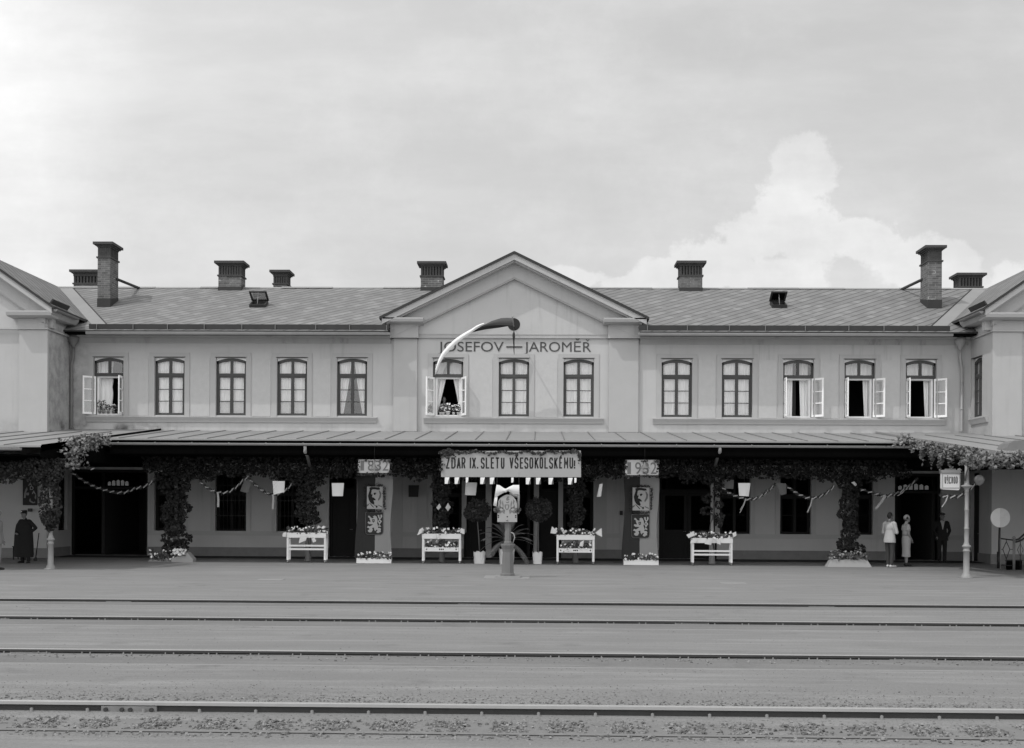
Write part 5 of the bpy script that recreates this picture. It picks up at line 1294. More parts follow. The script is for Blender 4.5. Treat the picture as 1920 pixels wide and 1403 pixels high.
banner_cloth('dark and pale cloth below the digits 1832 with portrait wreath and lion shield', 668.5, 734.5, 703.5, 0, (688.5, 718, 914, 956), (686, 719, 962.5, 1004))
banner_cloth('dark and pale cloth below the digits 1932 with portrait wreath and lion shield', 1169, 1234, 1200, 0, (1186, 1217.5, 913, 956), (1184.5, 1218, 963.5, 1007.5))

# ------------------------------------------------------------------ flower tables and troughs
def flowers(label, x0, x1, y0, y1, z, n, h, pet=PETAL, group='flowers on tables and in troughs', nb=None, size=.085, droop=0):
    t = thing('flowering_plant', label, 'flowers', ((x0+x1)/2, (y0+y1)/2, z), group)
    P = rbox(n, x0, x1, y0, y1, z-.02-droop, z+h); hh = z+h*(.55+.45*np.sin(P[:, 0]*9+x0)*np.sin(P[:, 0]*4.3)); P[:, 2] = np.minimum(P[:, 2], hh)
    mb = MB(); leaves(mb, P, size, (0, -.7, .8), .8); mb.build('foliage', LEAFB, t)
    nb = nb or n//9; Q = rbox(nb, x0, x1, y0-.05, y1, z+.01-droop, z+h*.95)
    mb = MB(); blossoms(mb, Q, .048); mb.build('blossoms', pet, t)
    mb = MB()
    for k in range(9):
        x = x0+(x1-x0)*(k+.5)/9; mb.tube([(x, (y0+y1)/2, z-.06), (x+.02, (y0+y1)/2-.02, z+h*.6)], .006, 5)
    mb.build('stems', STEM, t)
    return t
def table(label, px0, px1, ytop, ybase, two, Y=41.35):
    x0, x1 = ax(px0, Y, 1030), ax(px1, Y, 1030); zt = az(ytop, Y, (px0+px1)/2); d = .42; lg = .042
    t = thing('flower_table', label, 'flower stand', ((x0+x1)/2, Y+d/2, 0), 'white flower tables before the columns')
    mb = MB(); th = .17
    mb.box(x0, x1, Y, Y+.02, zt-th, zt); mb.box(x0, x1, Y+d-.02, Y+d, zt-th, zt); mb.box(x0, x0+.02, Y+.02, Y+d-.02, zt-th, zt); mb.box(x1-.02, x1, Y+.02, Y+d-.02, zt-th, zt); mb.box(x0+.02, x1-.02, Y+.02, Y+d-.02, zt-th, zt-.05)
    mb.build('tray', WHITEP, t)
    for x in (x0+.004, x1-lg*1.6-.004):
        for y in (Y+.022, Y+d-.022-lg):
            m_ = MB(); m_.box(x, x+lg*1.6, y, y+lg, .10, zt-th+.001); m_.box(x+.01, x+lg*1.6-.01, y+.006, y+lg-.006, .03, .10, 1)
            m_.tube([(x+lg*.3, y+lg/2, .035), (x+lg*1.3, y+lg/2, .035)], .035, 8, 1); m_.build('leg', [WHITEP, ZINC_D], t)
    if two:
        z2 = zt-.46; mb = MB(); mb.box(x0+.08, x1-.08, Y+.03, Y+.05, z2-.14, z2); mb.box(x0+.08, x1-.08, Y+d-.05, Y+d-.03, z2-.14, z2); mb.box(x0+.08, x1-.08, Y+.05, Y+d-.05, z2-.14, z2-.08); mb.build('lower_tray', WHITEP, t)
        mb = MB(); xm = (x0+x1)/2
        for dx in (-.5, -.06, 0, .06, .5): mb.box(xm+dx-.02, xm+dx+.02, Y+.026, Y+.0295, z2-.09, z2-.045)
        mb.build('slots', IRON, t)
    else:
        for z in (zt-.56, zt-.44): MB().box(x0+.075, x1-.075, Y+.03, Y+.055, z-.03, z+.03).build('rail', WHITEP, t)
    return t, x0, x1, Y, d, zt
tabs = [('white flower table with open rails left of the dark single door', 537, 611, 999, 1056, False, 'pale blossoms on the table left of the dark single door'),
        ('white two-tier flower table left of the middle doorway', 791, 864, 1001, 1057, True, 'daisies on the upper tray of the table left of the middle doorway'),
        ('white two-tier flower table right of the middle doorway', 1043.5, 1115, 1003, 1057, True, 'flowers on the upper tray of the table right of the middle doorway'),
        ('white flower table with open rails and flags by the white pole', 1297.5, 1374, 1009, 1060, False, 'flowers on the railed table by the white pole')]
for lb, a, b, yt, yb2, two, fl in tabs:
    t, x0, x1, Y, d, zt = table(lb, a, b, yt, yb2, two)
    flowers(fl, x0-.03, x1+.03, Y-.02, Y+d, zt-.02, 420, .24)
    if two: flowers(fl.replace('upper', 'lower'), x0+.12, x1-.12, Y+.02, Y+d-.05, zt-.47, 300, .26, droop=.10 if a > 1000 else .0)
small = [('bright paper flag slanting on the railed table left of the single door', [(584, 1010), (590, 1008.5), (593, 1015), (587, 1018)]), ('paper flag hanging point-down on the railed table left of the single door', [(563, 1005), (577, 1004), (573, 1014), (560, 1019)]),
         ('small paper flag at the left edge of the table near the single door', [(531, 999), (537, 998), (536, 1007), (529, 1006)]),
         ('lozenge-shaped paper flag, left one of two on the ivy', [(824, 944), (827, 951), (822, 957), (818, 952)]), ('lozenge-shaped paper flag, right one of two on the ivy', [(840, 943), (845, 951), (840, 959), (835, 952)]),
         ('small paper flag on the left end of the table left of the doorway', [(787, 992), (794, 990), (791, 1000), (782, 1004)]), ('small paper flag on the right end of the table left of the doorway', [(864, 990), (871, 993), (871, 1002), (863, 999)]),
         ('small paper flag on the front of the two-tier table left of the doorway', [(817, 1004), (822, 1003), (825, 1010), (821, 1012)]),
         ('white paper pennant on the left end of the table right of the doorway', [(1035, 987), (1045, 996), (1042, 1001), (1032, 1000)]), ('two-toned paper pennant on the right end of the table right of the doorway', [(1116, 999), (1128, 990), (1129, 1007), (1120, 1003)]),
         ('small paper flag in the lower tray of the table right of the doorway', [(1088, 1017), (1095, 1013), (1093, 1025), (1086, 1024)]),
         ('paper flag sticking out above the left end of the table by the white pole', [(1287, 1003), (1300, 997), (1303, 1004), (1291, 1009)]), ('paper flag hanging over the left corner of the table by the white pole', [(1296, 1013), (1308, 1009), (1306, 1018), (1294, 1019)]),
         ('paper flag hanging at the middle of the table by the white pole', [(1326, 1012), (1337, 1009), (1333, 1022), (1321, 1020)]), ('paper flag hanging right of the middle of the table by the white pole', [(1342, 1010), (1352, 1014), (1351, 1022), (1344, 1019)]),
         ('paper flag at the right end of the table by the white pole', [(1373, 1000), (1380, 997), (1381, 1004), (1375, 1008)]), ('small crumpled paper flag in the narrow ivy column', [(1596, 905), (1602, 903), (1607, 908), (1604, 912)])]
for lb, c in small: paper_flag(lb, c, 41.28 if c[0][1] > 960 else 42.05 if c[0][1] > 930 else 42.15, group='small paper flags on the flower tables', bow=.02, cord=False)
def trough(label, px0, px1, yt, yb2, Y, d, lean, m_=WHITEP, fl=None, n=260, pet=PETAL, h=.22):
    x0, x1 = ax(px0, Y, yb2), ax(px1, Y, yb2); zt = az(yt, Y, (px0+px1)/2)
    t = thing('flower_trough', label, 'flower trough', ((x0+x1)/2, Y+d/2, 0), 'white flower troughs on the platform'); mb = MB()
    n_ = 10
    for k in range(n_):                                              # slightly uneven front
        a, b = k/n_, (k+1)/n_; f = lambda q: x0+lean+(x1-x0-2*lean)*q; g = lambda q: x0+(x1-x0)*q; z_ = lambda q: zt+.015*math.sin(q*17)
        mb.face([(g(a), Y, 0), (g(b), Y, 0), (f(b), Y+.06, z_(b)), (f(a), Y+.06, z_(a))]); mb.face([(f(a), Y+.06, z_(a)), (f(b), Y+.06, z_(b)), (f(b), Y+.09, z_(b)-.03), (f(a), Y+.09, z_(a)-.03)])
    mb.face([(x0, Y+d, 0), (x0, Y, 0), (x0+lean, Y+.06, zt), (x0+lean, Y+d-.06, zt)]); mb.face([(x1, Y, 0), (x1, Y+d, 0), (x1-lean, Y+d-.06, zt), (x1-lean, Y+.06, zt)])
    mb.face([(x1, Y+d, 0), (x0, Y+d, 0), (x0+lean, Y+d-.06, zt), (x1-lean, Y+d-.06, zt)]); mb.build('box', m_, t)
    MB().box(x0+lean+.03, x1-lean-.03, Y+.10, Y+d-.08, .02, zt-.035).build('soil', INNER, t)
    flowers(fl, x0+lean*.6, x1-lean*.6, Y-.02, Y+d, zt, n, h, pet)
trough('low white flower trough at the foot of the cloth dated 1832', 668, 733, 1047, 1058, 41.5, .35, 0, fl='flowers in the trough below the cloth dated 1832')
trough('low white flower trough at the foot of the cloth dated 1932', 1169.5, 1235, 1050, 1060, 41.5, .35, 0, fl='flowers in the trough below the cloth dated 1932')
trough('white cloth-covered trough under the narrow ivy column near the people', 1552, 1635, 1049.5, 1064, 41.0, .5, .14, m_=CLOTHW, fl='dense pale blossoms in the trough under the narrow ivy column', n=420, pet=PETALG, h=.30)
trough('long low pale trough at the foot of the thick ivy column', 277, 330, 1050, 1056, 41.7, .45, .05, m_=CONC, fl='mixed flowers at the foot of the thick ivy column', n=330, h=.36)
t = thing('wrapped_planter', 'white cloth-wrapped mound with a big pale hydrangea beside the thick ivy column', 'planter', tuple(at(345, 1056, 41.5))); Y = 41.5
mb = MB(); xa, xb = ax(322, Y), ax(362.5, Y); n = 12
prof = [(xa, 0.0), (xb, 0), (xb, .10), (ax(359, Y), az(1045, Y, 345)), (ax(352, Y), az(1037, Y, 345)), (ax(346, Y), az(1034, Y, 345)), (ax(338, Y), az(1040, Y, 345)), (ax(328, Y), az(1046, Y, 345)), (xa, .12)]
mb.prism(prof, Y, Y+.42, 0); mb.build('wrapping', CLOTHW, t)
flowers('pale hydrangea heads on the wrapped mound', ax(327, Y), ax(350, Y), Y-.08, Y+.2, az(1042, Y, 345), 90, .22, nb=70)

# ------------------------------------------------------------------ stone pedestal with arms, ribbon, palm and clipped trees
Yp = gp(953, 1083).y; cx = ax(952, Yp, 1040)
t = thing('pedestal', 'grey tapering pedestal with a slim shaft standing alone on a square platform slab', 'pedestal', (cx, Yp, 0))
sx0, sx1 = ax(908, Yp, 1085)-cx, ax(993, Yp, 1085)-cx
mb = MB(); mb.box(cx+sx0, cx+sx1, Yp-.62, Yp+.75, -.03, .012); mb.box(cx-.33, cx+.36, Yp-.32, Yp+.32, .013, .05); mb.build('base_slab', CONC, t)
PEDM = mat('pedestal_stone', .16, .85, .15, 5, .3, 40)
mb = MB(); mb.lathe(cx, Yp, [(.21, .05), (.21, .10), (.185, .12), (.18, .16), (.160, .55), (.150, .70), (.165, .78), (.20, .86), (.21, .885), (.21, .92), (.12, .93)], 8, 0, False); mb.build('pedestal_base', PEDM, t)
mb = MB(); mb.lathe(cx, Yp, [(.115, .93), (.12, .96), (.095, 1.0), (.085, 1.48), (.10, 1.50), (.10, 1.54), (.075, 1.56)], 8, 0, False); mb.build('shaft', PEDM, t)
mb = MB(); mb.box(cx-.095, cx+.095, Yp-.095, Yp+.095, 1.561, 1.66); mb.tube([(cx, Yp, 1.66), (cx, Yp, 1.74)], .055, 10); mb.tube([(cx-.02, Yp-.10, 1.60), (cx-.02, Yp-.15, 1.60), (cx-.02, Yp-.17, 1.56)], .02, 8); mb.tube([(cx+.08, Yp-.02, 1.63), (cx+.12, Yp-.04, 1.72)], .014, 6); mb.build('fitting', ZINC, t)
mb = MB(); mb.tube([(cx+.14, Yp-.05, .95), (cx+.19, Yp-.06, 1.10), (cx+.16, Yp-.06, 1.21), (cx+.08, Yp-.05, 1.24)], .016, 8); mb.build('handle', ZINC, t)
Ya = Yp-.03; t = thing('arms_board', 'pale arched board painted with a mantled coat of arms, on the pedestal shaft', 'sign', tuple(at(951, 970, Ya)))
c = [(932.5, 979), (932.5, 962), (934, 940), (938, 934), (944, 930), (950, 927.5), (957, 928), (963, 932), (967.5, 938), (969.5, 945), (969.5, 979)]
mb = MB(); mb.prism(board_pts(c, Ya-.10), Ya-.12, Ya-.09, 0); B_ = mb.build('board', CLOTHW, t); y_ = Ya-.121
def mark(pts, m_, nm='painted_mark', d=.003):
    q = [at(a, b, y_) for a, b in pts]; MB().prism([(p.x, p.z) for p in q], y_-d, y_, 0).build(nm, m_, B_)
mark([(946, 946), (955, 946), (955, 951), (953, 955), (950.5, 957), (948, 955), (946, 951)], INKG, 'painted_shield'); mark([(949, 948), (952.5, 948), (952, 953), (950.5, 955), (949, 953)], CLOTHW, 'painted_charge', .006)
mark([(949, 935), (951, 931.5), (953, 930.5), (955, 932), (953, 934), (955.5, 937), (952, 939), (949.5, 938.5)], INKG); mark([(948, 940.5), (950.5, 942), (955, 940), (953.5, 943.5), (949.5, 943.5)], INKG)
for s in (-1, 1):                                                    # mantling and supporters either side
    M = lambda x: 950.7+s*x
    mark([(M(12), 936), (M(14.5), 940), (M(13), 945), (M(15), 950), (M(11.5), 953), (M(12.5), 947), (M(10.5), 943)], INKG)
    mark([(M(8), 938), (M(9.5), 944), (M(8), 950), (M(9.5), 955), (M(7), 954), (M(6.4), 947)], INKG)
    mark([(M(3.5), 957), (M(8), 952), (M(13), 950), (M(17), 953.5), (M(16), 957), (M(18), 961), (M(13), 963), (M(9), 960.5), (M(5), 964)], INKG); mark([(M(7), 955), (M(11), 953.5), (M(14), 955), (M(12), 957.5), (M(8.5), 957.5)], CLOTHW, 'painted_mark', .006)
    for k in range(2): mark([(M(15), 966+k*3), (M(17.5), 966+k*3), (M(17.5), 968+k*3), (M(15), 968+k*3)], INK)
mark([(950, 968), (952.2, 968), (952.2, 970.2), (950, 970.2)], INK)
mb = MB(); P = np.array([at(random.choice((931, 971))+random.gauss(0, 2.4), random.gauss(957, 2.5), Ya-.14)[:] for k in range(70)]); leaves(mb, P, .075, (0, -1, .2), 1.0); mb.build('leaf_sprigs', LEAFB, t)
t = thing('ribbon_swag', 'white cloth swag tied like a bow above the coat of arms', 'ribbon', tuple(at(950, 915, Ya-.1))); Yk = Ya-.14
def cloth_strip(up, lo, m_, nm, par, Y, depth=.05, n=6):
    mb = MB()
    for off in (0, .005):
        rows = []
        for (a, b), (c_, d_) in zip(up, lo):
            row = []
            for i in range(n+1):
                f = i/n; p = at(a+(c_-a)*f, b+(d_-b)*f, Y); p.y += off-depth*math.sin(math.pi*f); row.append(p)
            rows.append(row)
        for j in range(len(rows)-1):
            for i in range(n):
                q = [rows[j][i], rows[j][i+1], rows[j+1][i+1], rows[j+1][i]]; mb.face(q if off == 0 else q[::-1], 0, True)
    return mb.build(nm, m_, par)
cloth_strip([(931, 909), (937, 910), (944, 915), (948, 917)], [(927, 934), (935, 929.5), (942, 925.5), (947.5, 923)], PAPERW, 'swag_half', t, Yk)
cloth_strip([(948, 917), (955, 913), (962, 909.5), (973.5, 909.5)], [(947.5, 923), (953, 921), (960, 926), (974, 928)], PAPERW, 'swag_half', t, Yk)
cloth_strip([(928, 930), (933, 932)], [(925, 948), (931, 950)], PAPERW, 'swag_tail', t, Yk+.02); cloth_strip([(971, 926), (974.5, 926)], [(970, 952), (974, 953)], CLOTHG, 'swag_tail', t, Yk+.02); cloth_strip([(957, 919), (962, 925), (970, 928)], [(955, 927), (963, 932), (972, 934)], CLOTHG, 'swag_lining', t, Yk+.03)
mb = MB(); p = at(948, 920, Yk-.02); mb.ball(tuple(p), .045, sz=1.2); mb.build('knot', PAPERW, t)
mb = MB(); mb.tube([at(932, 910, Yk+.02), at(932, 860, YM+.2)], .003, 4); mb.tube([at(973, 910, Yk+.02), at(973, 860, YM+.2)], .003, 4); mb.build('cord', STEM, t)

def tub(label, px0, px1, yt, yb2, Y, m_=CLOTHW, squash=1.0, crinkle=.02, n=24):
    x0, x1 = ax(px0, Y, yt), ax(px1, Y, yt); zt = az(yt, Y, (px0+px1)/2); x = (x0+x1)/2; r = (x1-x0)/2
    mb = MB(); rows = []
    for j in range(7):
        v_ = j/6; row = []
        for k in range(n):
            a = 2*math.pi*k/n; ca, sa = math.cos(a), math.sin(a); p = (abs(ca)**4+abs(sa)**4)**(-.25)
            rr = r*(.86+.14*v_)*p*.93*(1+crinkle*math.sin(k*2.7+j*.9)); row.append(Vector((x+rr*ca, Y+r+rr*sa, zt*v_+(.03*math.sin(k*1.9) if j == 6 else 0))))
        rows.append(row)
    for j in range(6):
        for k in range(n): mb.face((rows[j][k], rows[j][(k+1) % n], rows[j+1][(k+1) % n], rows[j+1][k]), 0, False)
    mb.face([v*1.0 for v in rows[0]][::-1]); mb.face([Vector((x+(v.x-x)*.97, Y+r+(v.y-Y-r)*.97, zt-.06)) for v in rows[6]], 1)
    tag(mb.build('plant_tub', [m_, INNER], loc=(x, Y+r, 0)), label, 'plant pot', 'white plant tubs by the middle doorway'); return x, Y+r, zt
def topiary(label, x, y, zt, pc, r, lean):
    c = at(pc[0], pc[1], y); t = thing('topiary_tree', label, 'clipped tree', (x, y, zt-.05), 'clipped ball trees by the middle doorway')
    mb = MB(); P = rell(1900, c, (r, r*.9, r*.86)); q_ = P-np.array(c[:]); P = np.array(c[:])+q_*(1+.10*np.sin(q_[:, 0:1]*11+pc[0])*np.sin(q_[:, 2:3]*9)+.07*np.sin(q_[:, 1:2]*17+1)); N = P-np.array(c[:]); N /= np.linalg.norm(N, axis=1)[:, None]
    for sgn in range(6):
        k = slice(sgn*316, (sgn+1)*316); leaves(mb, P[k], .10, tuple(N[k].mean(0)*0+np.array((0, -.5, .5))), 1.0, aspect=.5)
    for k in range(26):
        a = random.uniform(0, 6.3); e = random.uniform(-.6, 1.2); d = Vector((math.cos(a)*math.cos(e), math.sin(a)*math.cos(e), math.sin(e))); leaves(mb, np.array([c[:]])+np.array(d)*r*RNG.uniform(.9, 1.12, (9, 1))+RNG.normal(size=(9, 3))*.03, .09, tuple(d), .8, aspect=.5)
    mb.build('crown', LEAFD, t); mb = MB(); mb.tube([(x, y, zt-.08), (x+lean*.4, y, zt+.4), (c.x, c.y, c.z-r*.4)], [.028, .022, .016], 8); mb.build('trunk', STEM, t)
x, y, z = tub('white paper-wrapped tub under the clipped tree left of the pedestal', 886.5, 911, 1035, 1057, 41.6, PAPERW, crinkle=.04); topiary('round clipped tree left of the pedestal', x, y, z, (894.5, 957.5), .43, -.06)
x, y, z = tub('white square tub under the clipped tree right of the pedestal', 997.5, 1018, 1036, 1057, 41.6, PAPERW, crinkle=.01); topiary('round clipped tree right of the pedestal', x, y, z, (1010, 957), .45, .02)
x, y, z = tub('white cloth-covered palm tub directly behind the pedestal', 934, 966, 1029, 1059, 41.2, PAPERW, crinkle=.03)
t = thing('palm', 'palm with arching feather fronds behind the pedestal', 'palm', (x, y, z-.06))
mb = MB(); mb.tube([(x, y, z-.08), (x, y, z+.28)], [.10, .08], 10); mb.build('trunk', STEM, t)
PALML = mat('palm_leaf', .14, .5, .2, 5, island=.3, spec=.4)
tips = [(908, 1012, -.25), (903, 1030, .1), (915, 990, .1), (930, 984, -.1), (978, 985, .1), (984, 992, -.2), (993, 1013, -.2), (997, 1020, .1), (989, 1056, -.35), (945, 978, .2), (958, 976, -.1), (905, 1000, .2), (999, 1003, .2), (922, 1040, -.3), (975, 1000, -.4)]
for k, (a, b, dy_) in enumerate(tips):
    tip = at(a, b, y+dy_*1.2-.1); base = Vector((x, y, z+.26)); top = (base+tip)/2+Vector((0, 0, .16+.12*random.random())); mb = MB(); Q = []
    for i in range(15):
        f = i/14; Q.append(base*(1-f)**2+top*2*f*(1-f)+tip*f*f)
    mb.tube(Q, [.012*(1-i/16)+.003 for i in range(15)], 5)
    for i in range(2, 15):
        d = (Q[min(i+1, 14)]-Q[i-1]).normalized(); sd = d.cross(Vector((0, 0, 1))); sd = sd.normalized() if sd.length > .05 else Vector((1, 0, 0)); up = sd.cross(d)
        for sub in (0, .5):
            q = Q[i]+(Q[min(i+1, 14)]-Q[i])*sub
            for sg in (-1, 1):
                L = .26*(math.sin(math.pi*min(1, (i+sub)/15.5))**.6+.15); e = q+(d*.75+sd*sg*.8-Vector((0, 0, .22))+up*.1).normalized()*L; wv_ = d*.011
                mb.face((q-wv_, q+wv_, (q+e)/2+wv_*1.3+Vector((0, 0, .012)), e, (q+e)/2-wv_*1.3+Vector((0, 0, .012))))
    mb.build('frond', PALML, t)

# ------------------------------------------------------------------ flag at the round window
Yfl = 44.9; t = thing('flag', 'long flag blown sideways from its pole in the round gable window', 'flag', tuple(at(962, 606, Yfl)))
pt0 = oc+Vector((-.02, .3, -.02)); pt1 = at(961, 594, 44.4)
mb = MB(); mb.tube([pt0, at(963, 612, 45.5), at(961.5, 602, 44.8), pt1], .024, 8); mb.ball(tuple(pt1), .035); mb.build('pole', ZINC, t)
U1 = [(960.5, 596.5), (950, 596), (940, 596.5), (931, 599), (922, 602), (914, 606), (907, 609.5), (900, 613)]; L1 = [(961, 611), (950, 610.5), (940, 610), (930, 610.3), (921, 611), (913, 612), (905, 613.5), (899, 616)]
cloth_strip(U1, L1, mat('flag_shaded', .085, .9, .1, 3), 'shaded_face', t, Yfl, .06)  # shaded face of the cloth painted as a darker grey
cloth_strip([(961, 610.5), (948, 610), (932, 610), (914, 611), (904, 612.5), (897, 615)], [(951.5, 612), (940, 614), (930, 615.5), (913, 617.5), (898, 620.5), (885.5, 623.5)], mat('flag_underside_shade', .018, .9, .1, 3), 'shaded_underside', t, Yfl+.05, .02)  # shade on the underside of the cloth painted as a dark strip
cloth_strip([(908, 605.5), (901, 607.5), (893, 611), (884, 617), (874, 622.5), (863, 629), (852, 637), (840, 648), (829, 661), (822, 674), (817, 690)], [(907, 609), (899, 613), (891, 618), (883, 625), (874, 631), (864, 638), (855, 645), (843, 657), (833, 668), (825, 682), (815.5, 704)], mat('flag_sunlit', .80, .9, .03, 3), 'sunlit_sheen', t, Yfl-.05, .05)  # sunlit sheen of the cloth painted in as white
mb = MB(); hx = at(963.5, 621, 45.7); mb.tube([hx, at(963.3, 626, 45.7), at(963.4, 632, 45.7), at(963.3, 638, 45.7), at(963.8, 660, 45.75), at(964.4, 665, 45.75)], [.012, .045, .05, .03, .016, .006], 8); mb.tube([at(961.5, 602, 44.8), hx], .01, 5); mb.build('halyard', IRON, t)

# ------------------------------------------------------------------ lantern sign, signal disc, railing, tubs, poster
Yl = 35.0; t = thing('lantern_sign', 'box-shaped lantern sign lettered for the exit, fixed to the right iron column', 'sign', tuple(at(1783, 915, Yl)))
xa, xb = ax(1766.5, Yl), ax(1800, Yl); za, zb = az(918, Yl, 1783), az(887, Yl, 1783)
mb = MB(); d = .16
mb.prism([(xa, za+.03), (xa+.03, za), (xb-.03, za-.02), (xb, za+.03), (xb, zb), (xa, zb)], Yl, Yl+d, 0); mb.build('housing', mat('sign_enamel', .62, .5, .06, 6, spec=.4), t)
mb = MB(); e = .03
mb.prism([(Yl-.03, zb), (Yl+d+.03, zb), (Yl+d*.75, zb+.085), (Yl+d*.25, zb+.085)], xa-.02, xb+.02, 0, 'x'); mb.box(xa+.10, xb-.10, Yl+.05, Yl+.11, zb+.085, zb+.12); mb.build('lid', ZINC_D, t)
fr = MB(); fr.box(xa-.004, xa+.02, Yl-.012, Yl-.001, za+.04, zb); fr.box(xb-.02, xb+.004, Yl-.012, Yl-.001, za+.04, zb); fr.box(xa+.02, xb-.02, Yl-.012, Yl-.001, zb-.03, zb); fr.box(xa+.02, xb-.02, Yl-.012, Yl-.001, za+.035, za+.055); fr.build('frame', ZINC, t)
mb = MB(); strokes(mb, [(ch, 1750+a/14.03, 1750+b/14.03) for ch, a, b in (('U', 296, 335), ('Ý', 355, 395), ('C', 415, 456), ('H', 476, 517), ('O', 536, 578), ('D', 594, 640))], 893.8, 906.8, Yl, Yl-.0005, .015, .006); mb.build('lettering', INK, t)
mb = MB(); mb.tube([(xb-.05, Yl+d/2, za+.15), (XCR-.02, Yl+.02, za+.10)], .018, 8); mb.tube([(xb-.05, Yl+d/2, zb-.02), (XCR-.02, Yl+.02, zb+.02)], .018, 8); mb.build('bracket', IRON, t)
tag(MB().lathe(at(1836, 896, 35.2).x, 35.2, [(.02, 2.62), (.10, 2.68), (.15, 2.78), (.13, 2.86), (.05, 2.92)], 12).build('gas_globe', mat('milk_glass', .22, .2, .05, 5, spec=.5), loc=tuple(at(1836, 893, 35.2))), 'pale half-hidden lamp globe under the creeper right of the iron column', 'lamp')
g0 = gp(1873, 1066); Yd = g0.y; cD = at(1875, 971, Yd); r = 18*Yd/F
t = thing('signal_disc', 'round two-toned disc on a dark post beside the railing', 'signal', (g0.x, Yd, 0))
mb = MB(); n = 48
for s in range(2):
    pts = [(cD.x+.004*s, cD.z+r)]+[(cD.x+r*math.sin(math.pi*k/24)*(-1 if s == 0 else 1), cD.z+r*math.cos(math.pi*k/24)) for k in range(1, 24)]+[(cD.x+.004*s, cD.z-r)]
    MB().prism(pts, Yd-.035, Yd-.02, 0).build('disc_half', mat('disc_white', .9, .6, .05, 6) if s == 0 else mat('disc_pale', .74, .6, .15, 6), t)
mb = MB(); mb.tube([(g0.x, Yd, 0), (g0.x+.02, Yd, cD.z+.1)], [.045, .03], 10); mb.tube([(g0.x, Yd, 0), (g0.x, Yd, .55)], .065, 10); mb.build('post', IRON, t)
g1 = gp(1901, 1070); Yr = g1.y; t = thing('iron_railing', 'wrought iron railing with diamond pattern and rising handrail at the right edge', 'railing', (g1.x, Yr, 0))
zr = az(1012, Yr, 1900); zr0 = az(1010, Yr, 1877); xq = ax(1876, Yr, 1040)
mb = MB(); mb.tube([(g1.x, Yr, 0), (g1.x, Yr, zr)], .042, 10); mb.ball((g1.x, Yr, zr+.06), .055); mb.tube([(xq, Yr, 0), (xq, Yr, zr0)], .022, 8); mb.build('post', ZINC_D, t)
mb = MB()
mb.tube([(xq, Yr, zr0), (g1.x, Yr, zr-.02)], .022, 8); zl = zr-.62; mb.tube([(xq, Yr, .16), (g1.x, Yr, .16)], .014, 8)
xm = (xq+g1.x)/2-.03
for a, b in (((xm, zr-.06), (xm+.11, (zr+zl)/2)), ((xm+.11, (zr+zl)/2), (xm, zl)), ((xm, zl), (xm-.11, (zr+zl)/2)), ((xm-.11, (zr+zl)/2), (xm, zr-.06))): mb.tube([(a[0], Yr, a[1]), (b[0], Yr, b[1])], .012, 6)
for a, b in (((xq, (zr+zl)/2), (xm-.11, (zr+zl)/2)), ((xm+.11, (zr+zl)/2), (g1.x, (zr+zl)/2)), ((xm, zl), (xm, .16)), ((xm, zr-.06), (xm, zr-.01))): mb.tube([(a[0], Yr, a[1]), (b[0], Yr, b[1])], .010, 6)
mb.build('diamond_panel', IRON, t)
mb = MB(); xs_ = g1.x+.05; mb.tube([(xs_, Yr, zr-.01), (xs_+.10, Yr, zr+.02), (xs_+.55, Yr+.02, zr+.42), (xs_+1.1, Yr+.02, zr+.85)], .03, 8); mb.tube([(xs_, Yr, zr-.08), (xs_+.18, Yr, zr-.02), (xs_+1.1, Yr+.02, zr+.62)], .03, 8)
for k in range(3):
    x = g1.x+.20+k*.28; mb.tube([(x, Yr, .05+k*.12), (x, Yr, zr+.05+k*.25)], .011, 6)
    mb.tube([(x-.09, Yr, zr-.32+k*.1), (x, Yr, zr-.12+k*.1), (x+.09, Yr, zr-.32+k*.1), (x, Yr, zr-.55+k*.1), (x-.09, Yr, zr-.32+k*.1)], .010, 6)
mb.build('handrail', IRON, t)
for px0, px1, lb in ((1886, 1899, 'dark round wicker basket left of the railing post'), (1903, 1916, 'dark round wicker basket right of the railing post')):
    Y = 39.9; c = (ax(px0, Y, 1060)+ax(px1, Y, 1060))/2; r = (ax(px1, Y)-ax(px0, Y))/2; zt = az(1051, Y, 1900)
    t = thing('basket', lb, 'basket', (c, Y, 0), 'baskets by the railing'); mb = MB(); mb.lathe(c, Y, [(r*.85, 0), (r*.95, zt*.3), (r*1.02, zt*.65), (r, zt), (r*.9, zt), (r*.8, zt*.4)], 18)
    mb.build('basket_body', DARKWOOD, t); mb = MB(); mb.tube([(c+r*math.cos(a)*1.02, Y+r*math.sin(a)*1.02, zt) for a in [2*math.pi*k/16 for k in range(17)]], .02, 6); mb.build('rim', IRON, t)
Yo = YW-.062; t = thing('poster', 'black advertising poster with pale diagonal letters on the left wing wall', 'poster', tuple(at(56, 947, Yo)))
mb = MB(); mb.prism(board_pts([(43, 947.5), (43, 893), (70, 893), (70, 947.5)], Yo), Yo-.015, Yo, 0); mb.build('sheet', INK, t)
q = MB()
for ch, a, b, c_, d_ in (('A', 53.8, 60, 904.5, 911), ('D', 56.5, 63.3, 912, 918.8), ('A', 60.2, 67.2, 920, 926.5)):
    m2 = text_mesh(ch, ax(a, Yo), ax(b, Yo), az(d_, Yo, 55), az(c_, Yo, 55), Yo-.0152, .02, .003); q.arrays(m2.v, m2.f)
q.build('lettering', CLOTHW, t)
pic = MB()
